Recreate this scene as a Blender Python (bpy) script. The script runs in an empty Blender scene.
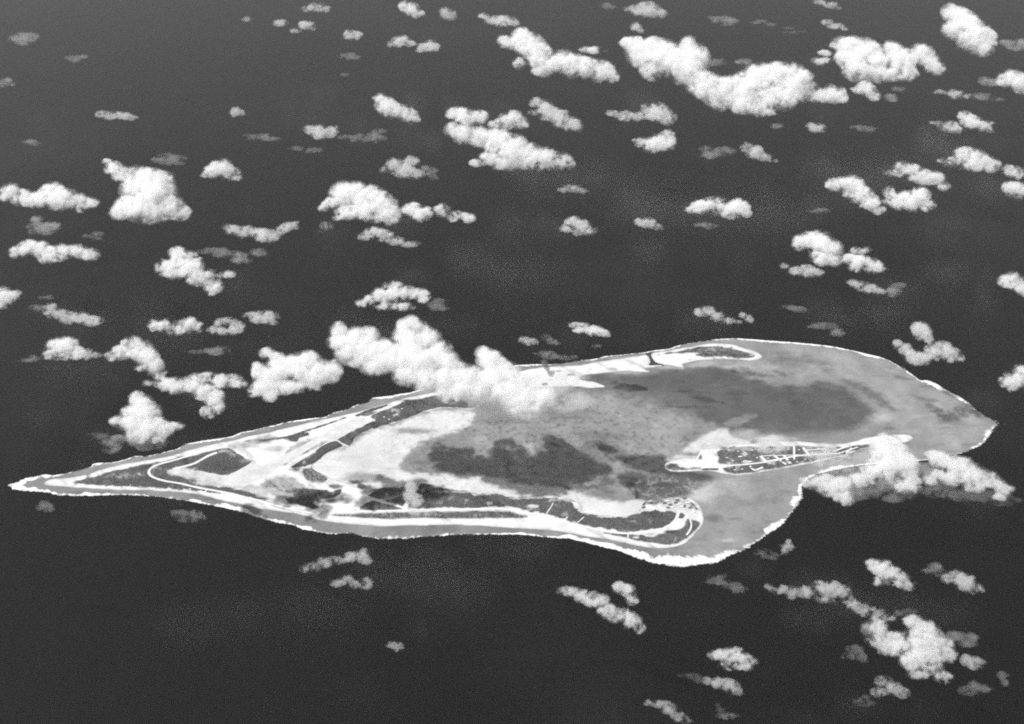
import bpy, math, random
import numpy as np
from mathutils import Vector, Matrix, noise as mnoise

# ------------------------------------------------------------------ scene
sc = bpy.context.scene
COL = sc.collection
RES_X, RES_Y = 1024, 724
PITCH, HFOV, ALT = math.radians(35.0), math.radians(44.0), 7000.0
FPX = RES_X / 2 / math.tan(HFOV / 2)

cam_d = bpy.data.cameras.new('camera')
cam = bpy.data.objects.new('camera', cam_d)
COL.objects.link(cam)
cam.location = (0, 0, ALT)
cam.rotation_euler = (math.pi / 2 - PITCH, 0, 0)
cam_d.sensor_width = 36.0
cam_d.lens = 18.0 / math.tan(HFOV / 2)
cam_d.clip_start, cam_d.clip_end = 10.0, 400000.0
sc.camera = cam

# sun: from the left of the picture, about 59 degrees high
SUN_EL, SUN_AZ = math.radians(59.0), math.radians(-95.0)     # azimuth from +Y towards +X
w = bpy.data.worlds.new('World'); sc.world = w; w.use_nodes = True
nt = w.node_tree
bg = nt.nodes['Background']
sky = nt.nodes.new('ShaderNodeTexSky'); sky.sky_type = 'NISHITA'; sky.sun_disc = False
sky.sun_elevation = SUN_EL; sky.sun_rotation = SUN_AZ; sky.altitude = 1500; sky.dust_density = 1.5
bw = nt.nodes.new('ShaderNodeRGBToBW')                        # a panchromatic sky: the film sees no colour
nt.links.new(sky.outputs[0], bw.inputs[0]); nt.links.new(bw.outputs[0], bg.inputs[0])
bg.inputs[1].default_value = 0.11
sl = bpy.data.lights.new('sun', 'SUN'); sl.energy = 4.0; sl.angle = math.radians(0.5)
sun = bpy.data.objects.new('sun', sl); COL.objects.link(sun)
sd_ = Vector((math.sin(SUN_AZ) * math.cos(SUN_EL), math.cos(SUN_AZ) * math.cos(SUN_EL), math.sin(SUN_EL)))
sun.rotation_euler = sd_.to_track_quat('Z', 'Y').to_euler()
sun.location = sd_ * 20000

vs = sc.view_settings
vs.view_transform = 'Standard'; vs.look = 'None'; vs.gamma = 1.0; vs.use_curve_mapping = False
vs.exposure = 0.45
cy = sc.cycles
cy.max_bounces = 16; cy.volume_bounces = 14; cy.diffuse_bounces = 2; cy.glossy_bounces = 2
cy.transparent_max_bounces = 32
cy.use_denoising = False
cy.use_adaptive_sampling = True; cy.adaptive_threshold = 0.02
cy.sample_clamp_indirect = 0.5; cy.sample_clamp_direct = 0
cy.filter_width = 1.9
cy.caustics_reflective = False; cy.caustics_refractive = False

random.seed(7); rng = np.random.default_rng(7)

# ------------------------------------------------------------------ survey helpers
SP, CP = math.sin(PITCH), math.cos(PITCH)
def ground(pts, z=0.0):
    """sight lines of the survey (x, y on the 1024 x 724 plate) met with the level z -> x, y in metres"""
    p = np.atleast_2d(np.asarray(pts, float))
    u = (p[:, 0] - RES_X / 2) / FPX; v = (RES_Y / 2 - p[:, 1]) / FPX
    dy = CP + v * SP; dz = -SP + v * CP
    t = (z - ALT) / dz
    return np.stack([u * t, dy * t], 1)
def plate(xy, z=0.0):
    xy = np.atleast_2d(xy)
    X, Y, Z = xy[:, 0], xy[:, 1], z - ALT
    depth = Y * CP - Z * SP; up = Y * SP + Z * CP
    return np.stack([RES_X / 2 + X / depth * FPX, RES_Y / 2 - up / depth * FPX], 1)
def scale_at(px, py, z=0.0):
    g = ground([(px, py)], z)[0]
    return (g[1] * CP - (z - ALT) * SP) / FPX      # metres per plate unit

def smooth_line(pts, closed=True, n=5):
    P = np.asarray(pts, float); N = len(P); out = []
    rngi = range(N) if closed else range(N - 1)
    for i in rngi:
        if closed: a, b, c, d = P[(i - 1) % N], P[i], P[(i + 1) % N], P[(i + 2) % N]
        else: a, b, c, d = P[max(i - 1, 0)], P[i], P[i + 1], P[min(i + 2, N - 1)]
        for k in range(n):
            t = k / n
            out.append(0.5 * ((2 * b) + (c - a) * t + (2 * a - 5 * b + 4 * c - d) * t * t + (3 * b - a - 3 * c + d) * t ** 3))
    if not closed: out.append(P[-1])
    return np.array(out)

def sdist(pts, poly, near=False):
    """signed distance (positive inside) of pts to a closed polygon"""
    P = np.asarray(pts, float); best = np.full(len(P), 1e30); ins = np.zeros(len(P), bool)
    npt = np.zeros_like(P) if near else None
    A = np.asarray(poly, float); B = np.roll(A, -1, 0)
    for a, b in zip(A, B):
        ab = b - a; l2 = ab @ ab
        if l2 < 1e-12: continue
        t = np.clip(((P - a) @ ab) / l2, 0, 1)
        q = a + t[:, None] * ab
        d2 = ((P - q) ** 2).sum(1)
        m = d2 < best
        best[m] = d2[m]
        if near: npt[m] = q[m]
        c = (a[1] > P[:, 1]) != (b[1] > P[:, 1])
        if c.any():
            xi = a[0] + (P[:, 1] - a[1]) / (b[1] - a[1] if b[1] != a[1] else 1e-9) * ab[0]
            ins ^= c & (P[:, 0] < xi)
    d = np.sqrt(best) * np.where(ins, 1, -1)
    return (d, npt) if near else d

# cheap value noise on arrays
def vnoise(x, y, seed=0):
    xi = np.floor(x).astype(np.int64); yi = np.floor(y).astype(np.int64)
    fx = x - xi; fy = y - yi
    fx = fx * fx * (3 - 2 * fx); fy = fy * fy * (3 - 2 * fy)
    def h(a, b):
        n = (a * 374761393 + b * 668265263 + seed * 974634777) & 0x7fffffff
        n = ((n ^ (n >> 13)) * 1274126177) & 0x7fffffff
        return ((n ^ (n >> 16)) & 0xffff) / 65535.0
    return (h(xi, yi) * (1 - fx) + h(xi + 1, yi) * fx) * (1 - fy) + (h(xi, yi + 1) * (1 - fx) + h(xi + 1, yi + 1) * fx) * fy
def fbm(x, y, seed=0, oct=4):
    s = 0; a = 0.5; t = 0
    for o in range(oct):
        s = s + a * vnoise(x * 2 ** o, y * 2 ** o, seed + o); t += a; a *= 0.55
    return s / t - 0.5

def lin(v):
    v = np.asarray(v, float) / 255.0
    return np.where(v <= 0.04045, v / 12.92, ((v + 0.055) / 1.055) ** 2.4)

def mesh_obj(name, verts, faces, mat=None, parent=None, smooth=False):
    me = bpy.data.meshes.new(name)
    verts = np.asarray(verts, np.float32)
    if isinstance(faces, np.ndarray):
        k = faces.shape[1]
        me.vertices.add(len(verts)); me.vertices.foreach_set('co', verts.ravel())
        me.loops.add(faces.size); me.loops.foreach_set('vertex_index', faces.astype(np.int32).ravel())
        me.polygons.add(len(faces)); me.polygons.foreach_set('loop_start', np.arange(0, faces.size, k, dtype=np.int32))
        me.update(calc_edges=True); me.validate()
    else:
        me.from_pydata([tuple(v) for v in verts], [], faces); me.update()
    if smooth:
        me.polygons.foreach_set('use_smooth', np.ones(len(me.polygons), bool))
    o = bpy.data.objects.new(name, me); COL.objects.link(o)
    if mat: me.materials.append(mat)
    if parent: o.parent = parent
    return o
def tag(o, label=None, cat=None, group=None, kind=None):
    if label: o['label'] = label
    if cat: o['category'] = cat
    if group: o['group'] = group
    if kind: o['kind'] = kind
    return o

# ------------------------------------------------------------------ materials
def principled(name, base=0.5, rough=0.9, spec=0.3):
    m = bpy.data.materials.new(name); m.use_nodes = True
    b = m.node_tree.nodes['Principled BSDF']
    b.inputs['Base Color'].default_value = (base, base, base, 1)
    b.inputs['Roughness'].default_value = rough
    b.inputs['Specular IOR Level'].default_value = spec
    return m, m.node_tree, b
def math_node(nt, op, a, b=None, c=None):
    n = nt.nodes.new('ShaderNodeMath'); n.operation = op
    for i, v in enumerate((a, b, c)):
        if v is None: continue
        if isinstance(v, (int, float)): n.inputs[i].default_value = v
        else: nt.links.new(v, n.inputs[i])
    return n.outputs[0]
def noise_node(nt, scale, detail=4, rough=0.6, vec=None):
    n = nt.nodes.new('ShaderNodeTexNoise'); n.inputs['Scale'].default_value = scale
    n.inputs['Detail'].default_value = detail; n.inputs['Roughness'].default_value = rough
    if vec is None:
        tc = nt.nodes.new('ShaderNodeTexCoord'); vec = tc.outputs['Object']
    nt.links.new(vec, n.inputs['Vector'])
    return n.outputs[0]
def attr_mat(name, rough, spec, grain, gscale, bump=0.0, bscale=0.05):
    m, nt, b = principled(name, 0.5, rough, spec)
    at = nt.nodes.new('ShaderNodeAttribute'); at.attribute_name = 'tone'
    n = noise_node(nt, gscale, 5, 0.7)
    k = math_node(nt, 'MULTIPLY_ADD', n, grain * 2, 1 - grain)
    v = math_node(nt, 'MULTIPLY', at.outputs['Fac'], k)
    nt.links.new(v, b.inputs['Base Color'])
    if bump:
        bn = nt.nodes.new('ShaderNodeBump'); bn.inputs['Strength'].default_value = bump; bn.inputs['Distance'].default_value = 1.0
        nt.links.new(noise_node(nt, bscale, 3, 0.6), bn.inputs['Height']); nt.links.new(bn.outputs[0], b.inputs['Normal'])
    return m

def ocean_mat():
    m, nt, b = principled('deep_ocean', 0.008, 0.16, 0.5)
    n1 = noise_node(nt, 0.02, 6, 0.75)           # wind waves and whitecaps, tens of metres
    n2 = noise_node(nt, 0.00025, 4, 0.6)         # slicks, kilometres
    v = math_node(nt, 'MULTIPLY_ADD', n1, 0.010, -0.0045)
    v2 = math_node(nt, 'MULTIPLY_ADD', n2, 0.034, -0.017)
    v = math_node(nt, 'MAXIMUM', math_node(nt, 'ADD', v, v2), 0.001)
    nt.links.new(v, b.inputs['Base Color'])
    bn = nt.nodes.new('ShaderNodeBump'); bn.inputs['Strength'].default_value = 0.4; bn.inputs['Distance'].default_value = 3.0
    tc = nt.nodes.new('ShaderNodeTexCoord'); mp = nt.nodes.new('ShaderNodeMapping'); mp.inputs['Rotation'].default_value = (0, 0, 0.5); mp.inputs['Scale'].default_value = (1, 0.4, 1)
    nt.links.new(tc.outputs['Object'], mp.inputs[0])            # swell runs in crests
    hgt = math_node(nt, 'ADD', noise_node(nt, 0.03, 4, 0.7), math_node(nt, 'MULTIPLY', noise_node(nt, 0.009, 4, 0.65, mp.outputs[0]), 2.5))
    rr = math_node(nt, 'MULTIPLY_ADD', noise_node(nt, 0.0006, 5, 0.65, mp.outputs[0]), 0.36, 0.0); nt.links.new(rr, b.inputs['Roughness'])
    nt.links.new(hgt, bn.inputs['Height']); nt.links.new(bn.outputs[0], b.inputs['Normal'])
    return m
M_OCEAN = ocean_mat()
M_LAGOON = attr_mat('shallow_water', 0.35, 0.25, 0.22, 0.03, 0.12, 0.04)
M_LAND = attr_mat('coral_sand', 0.95, 0.1, 0.18, 0.04)
def foam_mat():
    m, nt, b = principled('foam', 0.7, 0.9, 0.1)
    n = noise_node(nt, 0.035, 5, 0.7)
    v = math_node(nt, 'MULTIPLY_ADD', n, 0.4, 0.45)
    nt.links.new(v, b.inputs['Base Color'])
    at = nt.nodes.new('ShaderNodeAttribute'); at.attribute_name = 'tone'
    k = math_node(nt, 'ADD', at.outputs['Fac'], math_node(nt, 'MULTIPLY_ADD', n, 3.2, -1.7))     # foam breaks up towards its rims
    mr = nt.nodes.new('ShaderNodeMapRange'); mr.interpolation_type = 'SMOOTHSTEP'
    nt.links.new(k, mr.inputs[0]); mr.inputs[1].default_value = 0.0; mr.inputs[2].default_value = 1.0
    nt.links.new(mr.outputs[0], b.inputs['Alpha']); return m
M_FOAM = foam_mat()
def road_mat():
    m, nt, b = principled('crushed_coral', 0.6, 0.95, 0.1)
    v = math_node(nt, 'MULTIPLY_ADD', noise_node(nt, 0.03, 4, 0.6), 0.16, 0.48)
    nt.links.new(v, b.inputs['Base Color']); return m
M_ROAD = road_mat()
def scrub_mat():
    m, nt, b = principled('scrub_leaves', 0.08, 0.9, 0.1)
    v = math_node(nt, 'MULTIPLY_ADD', noise_node(nt, 0.05, 4, 0.7), 0.14, 0.035)
    nt.links.new(v, b.inputs['Base Color']); return m
M_SCRUB = scrub_mat()
def plain_noise(name, base, amp, rough=0.8):
    m, nt, b = principled(name, base, rough, 0.2)
    v = math_node(nt, 'MULTIPLY_ADD', noise_node(nt, 0.3, 3, 0.6), amp, base - amp / 2)
    nt.links.new(v, b.inputs['Base Color']); return m
M_WALL = plain_noise('painted_board', 0.5, 0.1)
M_ROOF_PALE = plain_noise('pale_sheet_roof', 0.62, 0.1, 0.6)
M_ROOF_DARK = plain_noise('dark_felt_roof', 0.09, 0.04, 0.8)

def cloud_mat(name, dens, nscale=None, lo=0.4, hi=0.6, color=1.0):
    m = bpy.data.materials.new(name); m.use_nodes = True; nt = m.node_tree
    nt.nodes.remove(nt.nodes['Principled BSDF'])
    out = [n for n in nt.nodes if n.type == 'OUTPUT_MATERIAL'][0]
    pv = nt.nodes.new('ShaderNodeVolumePrincipled')
    pv.inputs['Color'].default_value = (color, color, color, 1)
    pv.inputs['Density'].default_value = dens
    pv.inputs['Anisotropy'].default_value = 0.0
    nt.links.new(pv.outputs[0], out.inputs['Volume'])
    if nscale:
        n = noise_node(nt, nscale, 3, 0.6)
        mr = nt.nodes.new('ShaderNodeMapRange'); mr.interpolation_type = 'SMOOTHSTEP'
        nt.links.new(n, mr.inputs[0])
        mr.inputs[1].default_value = lo; mr.inputs[2].default_value = hi
        mr.inputs[3].default_value = 0.0; mr.inputs[4].default_value = dens
        nt.links.new(mr.outputs[0], pv.inputs['Density'])
    return m

# ------------------------------------------------------------------ survey of the atoll (plate coordinates)
REEF = [(9,485,70),(20,490,60),(45,492,45),(60,495,50),(85,496,50),(110,495,45),(130,495,40),(145,496,40),(160,497,40),(180,500,45),
 (200,503,40),(220,507,45),(240,511,40),(255,516,40),(265,519,45),(280,523,45),(293,525,40),(302,529,45),(318,532,45),(335,534,50),
 (350,533,45),(360,536,60),(375,538,75),(390,539,85),(400,538.5,85),(415,537.5,60),(430,536.5,45),(450,535,40),(480,534.5,35),
 (500,534.5,30),(520,534.5,25),(545,537,30),(570,539,40),(585,542,45),(600,546,45),(615,549.5,50),(630,555,75),(645,560,110),
 (655,563,125),(670,565.5,125),(685,566,120),(700,564,115),(715,562,105),(725,557,85),(740,551,75),(752,545,70),(763,538,65),
 (772,531,70),(783,523,60),(792,512,75),(797,504,100),(801,498,100),(802,493,60),(803,484,40),(813,476,45),(828,471.5,40),(855,466,35),(890,463,30),
 (927,460,35),(954,455,60),(966,452,55),(983,443,60),(991,432,80),(997,424,120),(990,418,100),(983,415,70),(965,400.5,50),(950,392,50),
 (930,381,50),(920,380,45),(905,369.5,45),(892,362,45),(880,357,40),(865,353.5,38),(850,350,34),(835,347,30),(820,345,30),(800,343,30),
 (780,341.5,26),(760,340,26),(740,338.7,26),(720,339,28),(705,341,30),(690,343,28),(677,346,30),(668,349,28),(655,350.5,26),
 (640,353,24),(625,354.5,30),(605,356.5,30),(595,359,26),(580,360.5,24),(565,363,26),(550,364.5,26),(537,364.5,30),(520,365,28),(500,368,26),
 (470,374,26),(440,383,26),(412,392,26),(400,394,28),(390,396,28),(372,398,30),(368,402,28),(357,405,30),(345,410,26),(333,413,26),
 (325,417,28),(315,418,26),(300,420,28),(290,421.5,28),(275,425,30),(262,428,28),(250,431,30),(240,433,32),(230,437,30),(215,439,32),
 (200,441.5,28),(185,444.5,28),(177,449,26),(165,452,26),(148,456,32),(135,456,30),(128,458.5,28),(115,462,34),(95,464,50),(90,467,34),
 (75,471,36),(70,472.5,45),(55,475,40),(45,474.5,45),(35,477,60),(25,479,75),(15,483,75)]
ISLAND_V = [(45,482),(47,485),(60,486.5),(80,488),(100,489),(120,490),(140,490),(160,491),(180,492.5),(200,495),(220,500),(240,504),
 (260,509),(275,511),(290,513),(305,516),(320,520),(340,523),(360,525),(380,526),(400,526),(420,525.5),(450,525),(480,526),(520,528),
 (545,530),(570,533),(590,537),(610,540),(625,543),(640,546),(655,548),(670,548),(678,546),(685,543),(692,537),(698,530),(702,525),
 (704,520),(703,515),(701,509),(698,504),(693,500),(690,498),(684,497.5),(676,497),(668,498),(660,499),(650,500),(643,504),(641,509),
 (636,513),(630,515),(619,517),(610,515),(600,515),(590,514),(583,511),(580,504),(575,501),(570,498),(560,496),(550,494),(540,495),
 (530,496),(520,497),(515,498),(505,494),(495,491),(485,491.5),(480,494),(472,493),(465,490),(455,489.5),(450,489),(440,487),(430,484),
 (420,483),(405,484),(395,486),(385,487),(375,489),(367,492),(357,487),(345,482),(335,479),(322,474),(312,467),(318,460),(327,453),
 (335,449),(343,446),(349,447),(352,443),(355,437),(365,433),(372,430),(378,427),(388,424),(395,423),(402,421),(415,416),(420,413),
 (430,411),(440,408.5),(455,408.5),(473,409.5),(485,404),(510,396),(530,390),(543,387),(565,386.5),(575,386.5),(590,388),(600,387.5),
 (605,386.5),(598,383),(590,381),(580,379.5),(582,376),(590,374),(600,373.5),(615,372),(630,371),(640,372),(648,372.5),(650,371.3),
 (646,368.5),(655,367),(662,365.9),(660.5,365),(650,365.2),(649.3,364),(650.5,361.5),(646.6,355.2),(640,356),(625,357.5),(610,360),(595,362),(580,365),(565,366.3),
 (550,366.8),(535,368),(520,371),(500,375),(470,381),(450,387),(430,393),(410,397),(395,401),(380,405),(365,410),(350,413.5),(330,418),
 (310,422),(290,427),(270,432),(260,434),(245,437),(230,441),(215,443.5),(200,447),(180,453),(160,458),(140,461),(120,465),(100,470),
 (85,475),(65,478),(52,479)]
ISLAND_FAR = [(651.6,354.0),(655,361),(657.5,362.7),(661.5,363.8),(664,364.8),(670,365.5),(682,367.7),(684.5,367),(683,364),(695,361),(710,359.5),(725,359),(740,360),
 (750,360.5),(758,359),(762,357),(760,354),(755,351),(745,347.5),(735,345),(725,343.5),(710,343.5),(695,345.5),(680,348.5),(665,351.2)]
ISLAND_RIGHT = [(665,466),(668,462),(680,458),(698,457),(702,449),(716,448),(722,445.5),(735,444),(750,443.5),(760,442.5),(775,441),(790,441),
 (800,441),(815,442.5),(830,444),(845,443.5),(855,441),(865,438),(880,436),(895,434.5),(905,434.5),(911,436),(912.5,438.5),(908,441.5),
 (900,443),(880,446.5),(865,448.5),(855,451),(845,455.5),(830,459),(815,462),(800,465.5),(780,468.8),(760,472),(745,474.5),(735,475.3),
 (725,474),(715,472),(700,471),(685,471.5),(672,471),(667,469)]

# tones of the shallow water, painted cloud shade and mist included: (shape, tone, softness, raggedness); shapes are polygons or ('e', x, y, rx, ry)
WATER = [
 ([(590,376),(620,375),(645,374),(665,369),(680,368),(700,367),(716,366.5),(730,370),(745,375),(760,381),(775,385),(800,386),(820,383.5),(835,386),
   (850,392),(863,402),(873,412),(868,420),(856,428),(838,432),(815,437),(790,438),(760,436),(745,437),(730,430),(712,422),(690,419),(670,412),
   (640,404),(610,399),(592,394),(586,386)], 98, 5, 2.0),
 ([(582,378),(640,385),(690,400),(700,418),(660,416),(620,408),(575,396)], 112, 9, 3),
 ([(440,405),(520,396),(590,392),(650,402),(700,420),(690,440),(668,455),(620,470),(640,490),(620,500),(580,492),(530,484),(490,476),(470,460),(440,440),(430,420)], 156, 9, 3),
 ('e', 790, 436, 90, 4, 140, 6, 1),
 ([(330,452),(350,446),(372,431),(400,423),(430,412),(470,410),(470,425),(440,437),(410,452),(400,470),(440,474),(480,474),(500,479),(530,484),(560,488),
   (580,492),(600,498),(620,502),(640,499),(645,500),(643,512),(620,519),(585,518),(570,502),(520,500),(450,492),(400,488),(367,494),(340,484),(305,470)], 232, 3, 2.0),
 ('e', 415, 431, 16, 2.6, 150, 2.5, 1),
 ('e', 365, 478, 20, 5, 168, 3, 1), ('e', 355, 482, 7, 1.6, 85, 1.2, 1), ('e', 361, 486.5, 4, 3, 85, 1.2, 1),
 ([(420,441),(450,440),(470,445),(500,449),(497,453),(475,456),(490,465),(503,472),(497,477),(480,475),(463,466),(450,458),(438,452),(422,446)], 150, 4, 3),
 ('e', 495, 421.5, 19, 2.2, 140, 2, 1),
 ('e', 583, 487.5, 17, 3, 105, 2.2, 2), ('e', 606, 481, 7, 4, 110, 2, 2), ('e', 605, 494, 18, 5, 135, 4, 1.5),
 ([(600,443),(612,447),(618,452),(606,453),(598,449)], 88, 2, 1),  # end of a cloud shadow, painted into the water tone
 ([(616,457),(640,455.5),(664,456),(667,462),(690,470),(720,479),(706,482),(680,479),(660,475),(640,471),(625,464)], 86, 3, 1.5),  # cloud shadow painted as a dark patch, left of the right island
 ([(619,475),(640,473),(670,476),(690,481),(703,486),(692,493),(680,496),(660,499),(640,499),(632,492),(621,484)], 104, 2, 2),
 ('e', 632, 484, 9, 3.2, 68, 1.5, 1.5), ('e', 637, 495, 2, 4, 75, 1, 0.5), ('e', 665, 486, 14, 3, 82, 2, 2.5),
 ([(690,498),(700,488),(715,480),(735,480),(748,486),(730,498),(712,506),(702,505)], 190, 6, 2),  # bright mist by the channel, painted as paler water
 ([(725,470),(760,474),(800,468),(800,482),(790,500),(760,520),(720,545),(690,556),(720,520),(712,500)], 158, 8, 2),
 ('e', 714, 518, 8, 3.6, 112, 3, 1), ('e', 727, 540, 7, 1.5, 190, 2, 1),
 ([(646,367.5),(655,367),(664,366),(670,366.5),(682,369),(685,368),(700,361),(740,361.5),(762,358),(770,363),(765,370),(750,372),(730,369),(716,366.5),(700,366.5),(672,368)], 176, 1.6, 0.8),
 ('e', 630, 371.5, 14, 2.2, 165, 1.5, .5),
 ([(775,344),(840,349),(900,368),(960,405),(985,430),(960,450),(900,462),(915,438),(890,420),(875,400),(850,385),(810,378),(770,372)], 166, 7, 2),
 ('e', 797, 361, 24, 4.5, 132, 4, 2), ('e', 780, 353, 10, 2, 140, 3, 1),
 ([(815,381),(835,384),(846,388),(838,391),(822,387)], 112, 2, 1),
 ([(842,379),(858,383),(874,391),(885,399),(896,410),(890,412),(876,401),(862,392),(850,387)], 128, 3, 2),
 ([(893,375),(905,377),(915,380),(900,379.5)], 135, 1.5, .5), ([(908,394),(918,396),(940,401),(925,402)], 135, 2, .5),
 ('e', 885, 418, 12, 5, 185, 5, 2),
 ([(684,449),(692,442),(703,436),(715,430.5),(724,428),(728,430),(733,436),(750,441),(745,446),(716,450),(700,460),(670,464),(676,456)], 222, 2.5, 1.2),
 ('e', 745, 434, 10, 4, 180, 4, 1), ('e', 775, 439, 20, 3, 205, 3, 1),
 ('e', 690, 454, 12, 2, 140, 2, .8), ('e', 690, 459.5, 18, 2, 190, 2, .8),
 ([(722,424),(735,417),(748,414.5),(757,415),(750,420),(735,427)], 136, 2, 1), ('e', 690, 400, 30, 3, 110, 4, 2), ([(690,396),(705,397),(723,402),(718,404),(700,401)], 78, 2, 1.5),
 ('e', 560, 403, 5, 3, 100, 1.5, 1),
 ([(645,353),(653,353),(657,361),(664,365),(660,366.5),(648,366),(648,360)], 72, .4, .1),
]
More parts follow.
